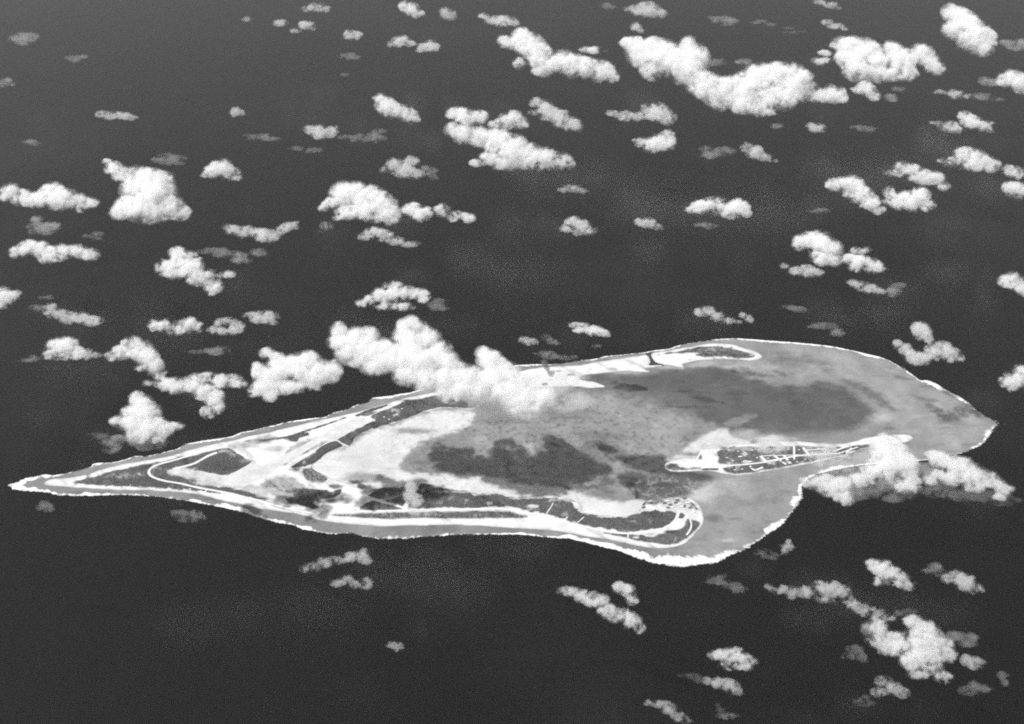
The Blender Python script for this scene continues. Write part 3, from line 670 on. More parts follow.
# ------------------------------------------------------------------ clouds
# (kind, label, puffs (x, y, rx, ry) on the plate); kinds: c full cumulus, s small or ragged cumulus, v thin veil
CLOUDS = [
 ('v','faint smudge of cloud near the upper left corner of the picture',[(20,39,8,4),(30,38,7,4)]),
 ('v','small faint streak below the faint corner smudge, over empty upper left sea',[(72,58,6,3),(80,58,5,2.5)]),
 ('v','pale scrap of cloud cut by the left edge near the top',[(2,81,7,4),(9,84,5,3)]),
 ('s','lone thin bar of cloud lying level over the upper left sea',[(102,114,6,3.2),(112,115,8,4),(123,116,8,3.6),(133,117.5,5,2.6)]),
 ('v','little scrap above the long left cloud bank with the level bar higher up',[(28,142,6,2.6),(34,143,4,2)]),
 ('s','tiny round puff right of the lone level bar',[(236,111,5,4),(241,113,4,3)]),
 ('s','tiny flake at the top, leftmost of the four top flakes left of centre',[(247,19,5,2.4)]),
 ('s','small bright flake at the top, second of the four top flakes left of centre',[(280,23,7,3.2)]),
 ('s','small bright flake with a pale tail, third of the top flakes',[(306,25,7,4),(295,31,6,2.2),(312,28,4,2.5)]),
 ('s','larger flat flake touching near the top edge left of centre',[(308,9,6,3),(316,7,8,4),(325,9,5,3)]),
 ('s','compact bumpy puff left of the middle top, above the big bank with a tail',[(310,129,6,4.5),(319,132,8,6),(329,132,7,5),(335,129,4,3)]),
 ('v','thin ragged streak just left of the compact bumpy puff',[(250,136,5,2.6),(258,138,7,3.4),(270,139,7,2.8)]),
 ('v','thin broken shred under the compact bumpy puff',[(298,149,6,2.6),(312,150,7,3)]),
 ('v','hazy scrap just above the horned bright cloud',[(166,157,6,4),(173,160,8,4),(178,163,5,2)]),
 ('c','small rounded dome of bright cloud right of the horned cloud',[(206,174,6,3.4),(214,171,8,6.5),(222,168,9,8),(231,174,9,6),(238,178,4,2.6)]),
 ('c','long lumpy cloud bank at the far left, above the lower level one',[(9,191,8,7),(5,196,6,5),(24,198,11,7),(38,200,12,7),(52,193,11,9),(62,199,13,10),(76,201,11,7),(88,203,10,5),(82,208,6,4)]),
 ('c','big bright cloud with a sharp horn at its upper left',[(106,162,4,3.4),(113,168,8,6),(122,173,9,7),(136,176,12,9),(147,184,16,13),(154,193,19,15),(138,205,18,11),(124,212,13,7),(150,211,20,11),(168,205,13,11),(180,213,9,7),(131,188,10,9),(160,178,11,7)]),
 ('v','ragged scrap directly under the long left bank',[(36,220,4,5),(42,227,8,5),(50,230,5,3)]),
 ('v','dim fleck right of the ragged scrap under the left bank',[(94,236,6,3),(98,239,4,2.5)]),
 ('s','row of three small puffs below right of the horned cloud',[(226,227,6,3),(234,230,8,4.4),(246,232,9,5.6),(262,235,9,6),(272,236,8,5.4),(275,238,5,4)]),
 ('s','ragged puff at the right end of the row of three puffs',[(283,229,6,4),(290,226,7,4),(296,224,4,2.6)]),
 ('v','dim speck between the row of puffs and the big middle bank',[(326,226,4,5)]),
 ('c','small bright puff at the top, left of the middle of the edge',[(404,6,5,5),(411,9,7,6),(418,14,6,4)]),
 ('s','slanting flake right of the bright puff at the top',[(443,10,4,3),(448,14,7,4.5),(453,18,4,2.5)]),
 ('s','round flake below the top edge, first of three small ones stacked',[(350,35,6,4.4),(357,36,5,4)]),
 ('v','thin flake, second of the three small ones stacked near the top',[(345,54,5,2.6),(352,55,7,3)]),
 ('v','tiny speck, lowest of the three small ones stacked near the top',[(346,75,5,2.4)]),
 ('s','left flat puff of the close pair below the bright top puff',[(392,44,5,3),(400,41,8,5),(408,43,6,3.4)]),
 ('s','right flat puff of the close pair below the bright top puff',[(420,49,5,3),(428,46,8,5),(436,47,5,3.4)]),
 ('s','long low streak at the top in the middle with a bright right half',[(483,16,5,3),(494,20,9,3.8),(504,21,10,5),(514,23,5,3)]),
 ('v','tiny dot at the top edge left of the flat-topped cloud',[(610,7,4,3.4)]),
 ('s','flat-topped small cloud near the top edge right of the middle',[(629,9,5,2.6),(638,10,8,5),(648,9,10,6.5),(659,13,7,4.6)]),
 ('s','tiny puff just above the giant upper cloud',[(636,27,5,4),(640,31,3,2.4)]),
 ('c','long sloping cloud with a tall left head, left of the giant upper cloud',[(504,41,6,6),(514,43,8,6),(523,37,10,8),(530,46,13,11),(538,55,12,11),(520,63,7,6),(550,63,13,9),(545,70,12,6),(563,62,12,10),(573,66,13,10),(586,68,13,9),(600,71,12,9),(611,76,8,6),(592,50,11,3.6)]),
 ('c','giant many-headed cloud across the upper right, largest of the far clouds',[(634,46,9,8),(640,54,12,11),(655,46,11,8),(664,55,16,13),(652,70,11,8),(676,63,16,13),(690,48,9,10),(695,58,12,13),(690,75,15,11),(704,84,15,12),(720,92,16,13),(733,88,14,11),(748,84,13,11),(762,78,14,12),(778,74,13,10),(790,80,16,14),(800,90,13,11),(775,97,18,12),(757,106,16,9),(745,102,14,11),(818,95,12,7),(833,94,11,8)]),
 ('c','two-headed puff below left of the tall left head, alone on dark sea',[(380,99,6,5),(385,106,9,8),(394,111,9,7),(404,113,9,7),(412,117,7,6)]),
 ('v','thin pair of shreds right of the compact bumpy puff',[(348,137,8,3.4),(357,138,5,3),(374,136,7,4.5),(382,138,5,3)]),
 ('s','pointed small cloud with a wispy arm above the big middle bank',[(386,170,6,4),(395,166,8,7),(404,171,9,6),(415,174,8,4.4),(411,161,7,5)]),
 ('v','thin curl at the right of the pointed small cloud',[(426,168,5,4),(432,174,4,5),(435,180,2.4,3)]),
 ('c','broad sloping cloud with a raised left shoulder in the middle of the far sea',[(457,113,9,6),(467,117,11,8),(479,117,8,6),(454,130,9,7),(466,134,12,9),(482,137,12,9),(497,142,13,11),(512,150,15,13),(529,156,14,11),(546,159,13,10),(561,161,10,8),(570,165,5,5),(492,157,11,7),(478,163,8,4),(508,162,14,8)]),
 ('c','puff tucked behind the broad sloping middle cloud',[(494,125,6,4),(505,122,8,7),(514,117,8,6),(521,123,7,6)]),
 ('s','slanting soft cloud right of the broad middle cloud',[(536,103,6,5),(545,107,8,6),(552,114,9,6),(560,119,9,7),(571,124,9,6),(576,128,6,4),(533,113,5,3)]),
 ('s','flat arm of cloud with a round head under the giant cloud at left',[(614,113,7,3),(626,116,9,4.6),(638,116,8,4),(650,112,8,6),(658,112,9,8),(667,117,8,6.4)]),
 ('c','small oval cloud just below the flat arm with the round head',[(641,142,7,5),(651,145,10,7),(662,142,10,8),(670,143,6,7),(668,134,6,4)]),
 ('s','thin sliver below the broad middle cloud',[(563,190,5,2.4),(572,188,7,3.6),(582,191,6,2.6)]),
 ('s','ragged puff alone over open sea above the lagoon',[(566,229,6,4),(573,222,7,5),(581,226,8,6),(590,231,7,4.4),(578,233,7,3)]),
 ('s','small flat puff right of the ragged lone one',[(640,222,5,3.6),(648,223,7,4.6),(657,227,6,3)]),
 ('c','big bright bank with a trailing tail left of the picture centre',[(326,207,7,5),(335,203,9,7),(344,194,12,11),(356,195,14,11),(370,198,14,11),(382,206,13,11),(390,214,10,9),(362,208,16,9),(347,212,13,7),(376,216,12,6),(412,209,9,6),(421,214,10,7),(443,211,9,6.5),(453,216,8,5),(468,218,7,4.6)]),
 ('s','low puff with a fading tail under the big middle bank',[(366,236,7,4),(375,233,9,5.4),(385,236,8,5),(396,241,8,4),(410,244,9,3)]),
 ('v','very thin flake near the top right of the middle, left of a tiny row',[(715,18,5,2.6),(723,20,7,3.4),(729,24,5,2)]),
 ('v','tiny row of three flecks at the top right of the middle',[(758,21,4,2),(771,24,4,1.8),(788,28,4,1.6),(797,32,7,1.8)]),
 ('s','thin slanting flake at the top edge above the right-hand wide cloud',[(820,2,6,2.6),(830,5,7,3),(837,8,4,2)]),
 ('s','thin flake below the slanting one, above the right-hand wide cloud',[(827,22,6,2.6),(836,26,8,3),(844,29,4,1.8)]),
 ('c','tall tilted bright cloud at the top right corner',[(951,13,8,8),(960,19,10,10),(968,24,11,11),(976,33,12,11),(986,37,8,8),(980,46,11,9),(965,40,11,9),(952,31,8,8)]),
 ('c','wide cloud of many heads right of the giant one',[(843,44,9,7),(853,47,11,9),(866,50,12,10),(876,58,12,10),(848,60,11,9),(858,69,14,11),(876,72,14,9),(890,74,12,7),(892,50,9,8),(901,60,11,11),(904,71,10,9),(922,53,10,8),(929,61,9,9),(937,67,7,6),(825,53,6,3),(821,61,9,4)]),
 ('c','round puff tucked under the wide cloud of many heads',[(859,90,6,4),(866,89,8,7),(873,95,7,5)]),
 ('v','tiny scrap right of the round puff under the wide cloud',[(892,97,4,4.4),(899,89,6,3)]),
 ('v','thin scrap resting above the saddle of the giant cloud',[(719,62,6,3.4),(742,62,6,4),(746,67,4,2)]),
 ('s','small flat flake below the right part of the giant cloud, left one of two',[(811,126,4,3),(817,128,8,4.4)]),
 ('v','fainter flat flake of the two below the wide cloud',[(859,127,5,2.4),(867,129,6,3)]),
 ('v','dim dot left of the small flat flake pair',[(780,125,5,2.6)]),
 ('c','bright lump cut by the right edge near the top',[(1004,80,7,6),(1012,77,9,7),(1020,83,9,9)]),
 ('v','ragged strip left of the bright lump at the right edge',[(983,80,5,3.4),(990,82,7,4)]),
 ('v','hazy patch at the right edge below the tall tilted cloud',[(1006,42,9,4),(1017,46,9,6)]),
 ('s','thin twin streak under the ragged strip at upper right',[(940,92,6,2.4),(955,94,9,4),(966,96,5,2.6)]),
 ('v','faint trailing streak right of the thin twin streak',[(980,97,8,3),(993,99,7,2.4)]),
 ('c','low peaked cloud with two spreading wings at right',[(938,124,7,3.6),(949,127,9,5.5),(957,130,6,4),(965,116,6,5),(971,122,9,6.4),(983,126,8,5),(990,130,5,3)]),
 ('s','slanting puff left of the flat haze shred, under the giant cloud',[(747,148,6,4.6),(754,152,8,6),(764,157,7,4),(774,161,5,2)]),
 ('v','ragged shred just left of the slanting puff',[(709,153,6,4),(718,152,6,3.6),(729,151,6,3.6)]),
 ('c','ragged long cloud above the close pair at right',[(892,172,8,4),(903,168,9,5.6),(913,170,8,5.6),(924,177,11,7),(936,178,8,6),(944,186,6,5)]),
 ('c','wide pale cloud with a peak, upper one at the right edge',[(944,161,7,3),(955,162,9,5),(966,155,10,7),(977,160,11,9),(990,165,9,7),(974,167,14,4)]),
 ('c','small lump joined at the right edge below the peaked pale cloud',[(1008,170,6,5),(1016,173,8,6)]),
 ('c','left puff of the close pair below the ragged long cloud',[(834,185,7,6),(843,182,8,5),(853,186,11,9),(860,195,11,9),(869,202,10,7),(879,210,7,4)]),
 ('c','right puff of the close pair below the ragged long cloud',[(890,193,6,6),(897,201,9,8),(909,201,12,9),(920,196,9,8),(926,205,8,6)]),
 ('c','round lump cut by the right edge under the joined one',[(1011,189,7,7),(1019,191,8,8)]),
 ('c','isolated flat-bottomed cloud over open sea right of the middle',[(691,209,6,4),(702,207,10,6),(715,206,11,8),(728,210,11,7),(739,206,8,7),(746,212,5,5)]),
 ('v','dim fleck below the isolated flat-bottomed cloud',[(707,226,6,3.4)]),
 ('v','dim thin fleck between the flat-bottomed cloud and the close pair',[(821,210,6,2)]),
 ('c','bright rounded cloud with a lower arm, beyond the right part of the reef',[(800,243,8,7),(810,241,10,8),(821,241,11,9),(830,248,11,8),(822,257,11,8),(835,260,9,6),(850,259,8,5),(858,264,11,7),(872,266,10,6.6),(878,269,6,4),(860,250,9,3.6)]),
 ('s','flat puff under the bright rounded cloud with the lower arm',[(784,266,4,2.8),(796,271,7,4),(806,271,9,5.4),(817,273,6,4)]),
 ('s','ragged puff right of the flat puff under the rounded cloud',[(854,283,6,3.6),(862,286,7,4.6),(871,289,7,4.6),(880,291,6,3)]),
 ('v','faint scrap at the right end of the ragged puff',[(892,291,5,4),(900,286,6,3)]),
 ('s','small broken cloud beyond the far island, with a bead to its right',[(700,312,5,4),(708,311,7,4.6),(718,317,8,4.6),(730,321,7,3.4),(738,322,4,2)]),
 ('s','small bead right of the broken cloud beyond the far island',[(743,315,4,2.8),(749,319,4,3.6)]),
 ('v','thin flat streak above the far edge of the reef',[(790,308,6,3),(801,309,8,2.6)]),
 ('v','hazy scrap just beyond the far edge of the reef',[(818,326,7,2.6),(828,327,6,3),(839,333,6,4)]),
 ('s','upper knob of the trio beyond the curving right reef',[(917,328,5,5),(923,332,8,8),(929,338,4,5)]),
 ('s','lower left piece of the trio beyond the curving right reef',[(897,344,5,4),(905,349,6,5),(913,357,8,7),(923,359,8,6)]),
 ('s','lower right piece of the trio beyond the curving right reef',[(934,351,8,7),(942,349,9,7),(951,355,9,6.6),(959,358,5,4)]),
 ('c','bright lump cut by the right edge at mid height',[(1006,281,7,6),(1014,281,9,8),(1021,287,8,8)]),
 ('c','bright lump cut by the right edge just beyond the reef corner',[(1005,382,6,5),(1013,380,9,8),(1021,377,8,10)]),
 ('c','lower level cloud bank at the far left with two soft humps',[(18,252,8,5.6),(28,248,9,7),(39,249,9,7),(50,255,11,7.6),(63,252,10,7),(76,251,10,6),(89,255,9,6),(55,259,10,4)]),
 ('c','cloud cut by the left edge below the level bank',[(3,293,7,6),(8,298,9,7),(15,295,5,5),(2,305,6,4)]),
 ('s','slanting ragged cloud below the level left bank',[(50,309,6,5),(59,314,8,5),(70,318,9,5.4),(81,318,8,5.6),(93,321,9,4.6)]),
 ('v','dim scrap at the upper left of the slanting ragged cloud',[(46,297,6,4),(40,307,6,3.4)]),
 ('c','bright triangular cloud below the horned cloud',[(177,253,8,6),(183,259,10,8),(166,267,10,7),(176,270,13,8),(190,268,12,9),(200,277,12,8),(213,286,9,7),(213,275,9,4.6),(226,274,8,4)]),
 ('v','thin pale bar just right of the triangular cloud top',[(206,251,6,3),(217,251,7,3.4),(229,254,8,4.6),(241,258,7,4)]),
 ('v','tiny puff at the right end of the thin pale bar',[(259,253,5,4)]),
 ('c','soft oval puff below the triangular cloud, left one of three in a row',[(154,324,6,5),(163,326,8,5.6),(175,328,9,6.4),(188,325,9,7),(196,328,5,5)]),
 ('s','ring-shaped puff in the middle of the row of three',[(212,329,5,3),(222,331,9,4),(236,328,8,6),(228,321,8,3.6),(218,324,4,4)]),
 ('s','bright puff at the right end of the row of three',[(250,315,6,3.6),(259,318,8,5.4),(269,317,8,6),(273,322,5,3)]),
 ('v','thin shred under the ring-shaped puff',[(195,351,7,2),(206,351,7,2.6),(218,349,7,4.4),(222,353,5,2)]),
 ('c','smooth rounded hump at the left, left neighbour of the swooping cloud',[(50,354,7,5),(57,347,10,7.6),(66,345,10,7.4),(76,353,8,6),(63,355,13,5)]),
 ('v','thin skirt of haze left of the smooth rounded hump',[(30,360,7,2.6),(38,357,8,4)]),
 ('s','small haze joining the rounded hump to the swooping cloud',[(86,354,6,5),(96,355,6,3)]),
 ('c','swooping cloud at left that curls down towards the island',[(112,356,7,4.6),(122,352,9,7),(132,343,8,7),(139,350,11,9),(147,358,10,9),(153,367,9,8),(158,374,7,6)]),
 ('c','crooked cloud left of the great cloud chain, above the reef',[(148,383,6,3),(163,383,8,5),(174,386,10,7),(187,385,11,7),(197,380,9,6),(208,376,9,4),(204,391,10,7),(214,398,9,8),(217,407,7,6),(208,412,7,6),(222,381,9,6),(233,381,9,6),(241,384,6,4)]),
 ('c','tall cloud standing just off the left shore of the island',[(137,398,7,6),(142,405,10,8),(133,413,10,7),(146,413,12,9),(120,421,9,5),(133,424,13,8),(150,425,13,9),(163,429,10,7),(140,435,12,8),(174,426,9,4),(157,438,8,5)]),
 ('v','frayed lower skirt of the tall cloud off the left shore',[(108,443,7,4.6),(112,449,5,5),(125,438,8,5),(142,445,9,6),(160,446,8,5),(98,437,6,3)]),
 ('c','lumpy left end of the great cloud chain before the island',[(267,353,7,5),(276,357,8,5),(258,371,6,7),(268,375,12,9),(281,368,13,9),(296,366,12,10),(308,362,11,9),(306,375,12,9),(321,372,11,10),(333,372,8,9),(262,388,10,7),(270,395,7,6),(282,387,12,7),(255,391,7,5),(296,386,10,6),(312,385,8,5)]),
 ('c','huge cloud mass over the middle of the far shore, greatest of all',[(338,331,7,8),(336,342,8,7),(345,340,11,9),(356,338,12,9),(368,336,10,8),(352,353,14,10),(368,351,14,11),(382,349,11,9),(386,362,14,10),(374,366,13,8),(404,325,7,6),(411,322,7,6),(404,336,10,8),(420,328,8,6),(413,344,14,11),(428,339,11,9),(402,356,15,12),(421,361,16,13),(438,350,12,9),(444,362,13,10),(408,374,13,10),(428,379,15,11),(446,379,15,11),(456,370,11,8),(466,378,14,11),(477,390,14,10),(462,389,14,11),(446,394,11,7)]),
 ('c','bulging right shoulder of the huge cloud, spilling over the lagoon',[(483,353,7,6),(490,362,11,10),(510,404,22,11),(525,410,16,8),(545,396,10,9),(497,366,10,8),(506,374,12,10),(492,379,14,11),(480,390,13,10),(517,384,12,10),(503,392,15,11),(528,392,12,9),(518,401,14,9),(492,404,16,9),(538,399,10,7),(478,402,10,7)]),
 ('v','milky veil over the lagoon at the right foot of the huge cloud',[(556,392,18,12),(572,396,13,12),(577,400,8,9),(548,404,16,8),(530,408,22,9),(510,411,22,8),(480,412,18,5),(565,380,14,6),(545,378,14,7)]),
 ('c','flat-based cloud with a pale second layer above the great chain',[(362,303,6,4),(371,300,8,4.6),(382,295,9,7),(393,286,9,5),(394,294,11,7),(406,293,10,6.4),(419,294,9,5),(424,299,6,4),(388,306,13,4.4),(402,307,11,4)]),
 ('v','small fraying scrap right of the flat-based cloud',[(432,301,6,3.6),(438,305,6,3.6)]),
 ('c','small smooth lens of cloud beyond the island shore, right of the huge cloud',[(574,325,5,3),(583,328,8,4.6),(594,331,9,5),(606,334,5,3)]),
 ('s','small puff beyond the far shore, left of the smooth lens',[(524,340,5,3.4),(531,342,6,3.6)]),
 ('v','dim fleck between the small puff and the smooth lens',[(549,339,4,3),(553,343,4,3)]),
 ('v','tiny mote low over the far shore under the smooth lens',[(597,346,4,2.6)]),
 ('v','thin mist above the far shore near the dark plume',[(558,357,9,3),(570,358,6,2.6),(544,356,6,3)]),
 ('c','left billow of the cloud bank lying over the right-hand reef',[(808,482,7,4.6),(818,484,10,6.6),(829,488,11,7.6),(842,484,9,7),(842,495,9,7),(848,501,7,5),(858,480,10,6.6),(824,478,9,4)]),
 ('c','tall pile of cloud over the reef right of the long right island',[(878,445,8,7),(886,441,9,7.4),(884,453,12,9),(896,452,11,8.6),(887,465,15,10),(902,463,13,10),(909,472,9,7.4),(874,471,12,7.4),(892,477,15,8.6),(904,485,11,7.4),(866,477,10,5.4),(912,480,8,6),(912,488,8,5)]),
 ('c','right billow of the cloud bank, trailing beyond the reef edge',[(934,455,6,5),(940,460,9,7.6),(950,463,11,8.6),(962,468,12,9),(973,474,12,9),(985,479,11,8.6),(995,484,9,7.4),(1004,489,8,6),(940,474,9,6),(930,480,7,5),(953,478,11,7),(975,486,11,6),(1000,496,7,4)]),
 ('v','broad milky veil trailing under the tall pile of cloud at the right reef',[(838,470,14,8),(858,490,14,7),(872,488,14,8),(852,468,12,7),(900,494,12,6),(868,455,10,8)]),
 ('v','broad milky veil under the right billow at the reef corner',[(925,470,10,7),(945,488,14,6),(965,495,14,6),(985,497,12,6),(932,488,8,6),(1005,500,8,5)]),
 ('s','thin veil over the outer shore of the long right island',[(815,453,10,6),(826,452,11,7.4),(836,456,9,6),(824,461,12,5)]),
 ('s','thin rounded veil over the middle of the long right island',[(766,445,8,5.6),(774,441,8,6),(782,445,8,6.4),(772,450,12,4.6)]),
 ('v','small ghostly puff over the lagoon behind the long right island',[(741,434,6,3.6),(748,433,7,4),(754,437,6,3.4)]),
 ('v','ghostly veil over the sandbar at the left end of the right island',[(722,436,9,5),(732,441,9,5),(716,444,9,5)]),
 ('v','thin mist over the water between the channel and the right island',[(705,487,13,5),(722,485,13,5),(738,488,10,4.6),(712,495,12,5)]),
 ('v','faint puff drifting over the speckled middle of the lagoon',[(527,446,5,5),(531,452,5,4)]),
 ('v','ghostly slip of cloud over the right half of the speckled lagoon',[(573,437,5,4),(578,443,5,5)]),
 ('s','thin grey puff hanging over the near arm of the island',[(411,487,6,5),(409,495,7,6),(416,502,8,6),(418,511,13,5)]),
 ('s','low mist over the outer reef just past the bright bend of surf',[(787,547,6,3.6),(783,551,5,3.4),(789,543,3,4)]),
 ('v','dim smear below the bright bend of surf',[(762,553,6,3.4),(771,556,6,3)]),
 ('c','compact bright cloud of the lower right group, top one',[(874,565,7,5.6),(881,568,9,7),(890,574,11,8),(901,580,9,7),(908,586,6,5),(885,582,12,5)]),
 ('s','long flat ragged cloud left of the compact bright one at lower right',[(770,586,5,3.4),(780,590,8,4.6),(793,592,9,5.4),(806,592,9,6),(820,588,9,6),(832,587,8,5.6),(842,592,8,6),(849,601,7,4),(828,598,12,5)]),
 ('s','soft puff at the right of the compact bright one at lower right',[(948,579,7,5),(957,577,8,6),(965,582,10,7.4),(974,588,8,5),(980,590,4,3)]),
 ('v','wisp at the left of the soft puff at lower right',[(930,567,5,5),(936,574,7,4.4)]),
 ('s','ragged strip above the large lower right cloud',[(855,606,7,4),(866,610,9,5.6),(878,613,8,5),(889,617,7,4)]),
 ('v','thin patch right of the ragged strip at lower right',[(905,612,6,4.4),(912,616,5,3)]),
 ('c','large lumpy cloud in the lower right, largest below the atoll',[(870,629,8,6.6),(878,626,9,7.4),(880,639,12,8.6),(890,648,12,8),(914,622,9,6),(922,627,10,8),(930,634,11,9),(916,640,13,10),(902,642,11,9),(940,644,11,9),(925,652,14,9),(912,661,13,9),(928,667,12,8),(942,677,9,6),(934,657,11,8),(949,655,8,6.6),(918,674,11,5)]),
 ('v','pale scrap at the left of the large lower right cloud',[(852,653,7,5),(860,657,6,3.6)]),
 ('v','pale patch above the right shoulder of the large lower right cloud',[(955,635,8,5),(965,640,8,5),(974,637,6,4)]),
 ('s','small puff at the right of the large lower right cloud',[(967,660,6,5),(974,663,8,5.6)]),
 ('s','low puff below left of the large lower right cloud',[(884,682,8,5.6),(892,688,9,6.6),(902,692,7,5),(880,692,8,5)]),
 ('v','faint scrap at the lower left of that low puff, near the bottom',[(862,701,6,4),(870,703,5,3)]),
 ('v','ragged wisp near the bottom right corner',[(973,687,6,5),(982,690,7,4)]),
 ('v','tiny wisp at the right edge above the bottom corner',[(1002,676,4,5),(1004,683,3,4)]),
 ('c','rounded puff at the bottom, upper one of a pair right of the middle',[(714,655,6,4.6),(722,655,8,5.6),(733,656,10,7.6),(744,660,9,6.6),(748,666,6,4.6),(732,665,12,5)]),
 ('s','ragged lower puff of the pair at the bottom right of the middle',[(710,681,7,4),(720,683,9,5.6),(731,687,8,6),(738,692,5,4)]),
 ('v','thin thread left of the ragged lower puff of the pair',[(690,676,7,2.4),(700,680,6,3)]),
 ('s','ragged cloud cut by the bottom edge right of the middle',[(650,703,6,3),(661,704,8,4),(669,709,8,5),(677,714,7,4.6),(683,720,7,4)]),
 ('v','dim tatter at the bottom edge beside the ragged cut cloud',[(718,708,5,3),(728,714,6,4)]),
 ('v','dim slanting wisp below the bend of the surf',[(718,579,6,4.6),(727,584,7,4.6),(738,590,6,3)]),
 ('c','three-lobed cloud below the near arm, right of the middle',[(564,590,6,4),(572,592,8,5),(583,596,9,6),(593,599,9,7),(602,600,7,6),(620,588,7,5.6),(628,591,7,6.4),(631,599,6,6),(608,611,9,7),(619,615,10,7.6),(631,621,9,8),(639,628,6,5)]),
 ('s','slanting streak of cloud below the near arm, upper of two',[(304,569,6,3.4),(314,566,8,4.6),(326,562,8,4.6),(338,560,8,4),(350,557,8,4.6),(361,556,7,5.4),(367,561,5,4)]),
 ('s','smaller puffs just below the slanting streak',[(337,583,6,3.6),(346,580,7,4.6),(354,584,7,4),(366,583,7,5.4)]),
 ('s','lonely small puff on dark sea near the bottom middle',[(392,645,5,3),(398,647,5,4)]),
 ('v','dim puff just below the left point of the island',[(43,506,4,4),(48,509,4,4)]),
 ('v','dim swirl below the near shore at left',[(181,513,5,3),(190,514,7,4),(188,521,7,3.4),(195,518,5,4)]),
]
# one periodic block of fractal noise, sampled with an offset for every cloud
def noise_block(n, beta, seed):
    r = np.random.default_rng(seed)
    k = np.fft.fftfreq(n) * n
    kx, ky, kz = np.meshgrid(k, k, np.fft.rfftfreq(n) * n, indexing='ij')
    kk = np.sqrt(kx ** 2 + ky ** 2 + kz ** 2); kk[0, 0, 0] = 1
    amp = kk ** (-beta / 2); amp[kk < 3] = 0
    f = np.fft.irfftn(amp * np.exp(2j * np.pi * r.random(kk.shape)), s=(n, n, n), axes=(0, 1, 2))
    f /= f.std()
    return f.astype(np.float32)
NB = 96
BLOCK = noise_block(NB, 3.2, 5); BLOCK2 = noise_block(NB, 3.2, 6)
BLOCK = 0.65 * BLOCK + 0.55 * (0.8 - np.abs(BLOCK2))        # soft fractal with rounded heads
BLOCK = np.clip((BLOCK - BLOCK.mean()) / BLOCK.std(), -2.2, 2.2)
def sample_block(X, Y, Z):
    ix, iy, iz = np.floor(X).astype(int), np.floor(Y).astype(int), np.floor(Z).astype(int)
    fx, fy, fz = (X - ix).astype(np.float32), (Y - iy).astype(np.float32), (Z - iz).astype(np.float32)
    ix %= NB; iy %= NB; iz %= NB; jx, jy, jz = (ix + 1) % NB, (iy + 1) % NB, (iz + 1) % NB
    B = BLOCK
    def L(x, y): return B[x[:, None, None], y[None, :, None], iz[None, None, :]] * (1 - fz) + B[x[:, None, None], y[None, :, None], jz[None, None, :]] * fz
    fx = fx[:, None, None]; fy = fy[None, :, None]
    return (L(ix, iy) * (1 - fy) + L(ix, jy) * fy) * (1 - fx) + (L(jx, iy) * (1 - fy) + L(jx, jy) * fy) * fx

def surface_net(F, org, h):
    """smooth quad skin round the cells where F > 0"""
    S_ = F > 0; nx, ny, nz = F.shape
    acc = np.zeros((nx - 1, ny - 1, nz - 1, 3), np.float32); cnt = np.zeros((nx - 1, ny - 1, nz - 1), np.float32)
    sl = lambda k: slice(k, (-1 if k == 0 else None))
    edges = []
    for ax in range(3):
        a = [slice(None)] * 3; b = [slice(None)] * 3; a[ax] = slice(0, -1); b[ax] = slice(1, None)
        fa, fb = F[tuple(a)], F[tuple(b)]
        cr = S_[tuple(a)] != S_[tuple(b)]
        I = np.argwhere(cr)
        va = fa[cr]; vb = fb[cr]; t = va / (va - vb)
        edges.append((I, S_[tuple(a)][cr]))
        o1, o2 = [k for k in range(3) if k != ax]
        pos = I.astype(np.float32); pos[:, ax] += t
        for d1 in (0, -1):
            for d2 in (0, -1):
                C_ = I.copy(); C_[:, o1] += d1; C_[:, o2] += d2
                ok = ((C_ >= 0) & (C_ < np.array(cnt.shape))).all(1)
                c = C_[ok]; np.add.at(cnt, (c[:, 0], c[:, 1], c[:, 2]), 1)
                np.add.at(acc, (c[:, 0], c[:, 1], c[:, 2]), pos[ok])
    act = cnt > 0; idx = -np.ones(cnt.shape, np.int64); idx[act] = np.arange(act.sum())
    V = acc[act] / cnt[act][:, None] * h + org
    Q = []
    for ax, (I, inside) in enumerate(edges):
        o1, o2 = (ax + 1) % 3, (ax + 2) % 3
        def cell(d1, d2):
            C_ = I.copy(); C_[:, o1] += d1; C_[:, o2] += d2; return idx[C_[:, 0], C_[:, 1], C_[:, 2]]
        q = np.stack([cell(-1, -1), cell(0, -1), cell(0, 0), cell(-1, 0)], 1)
        q[~inside] = q[~inside][:, ::-1]
        Q.append(q)
    return V, np.vstack(Q)

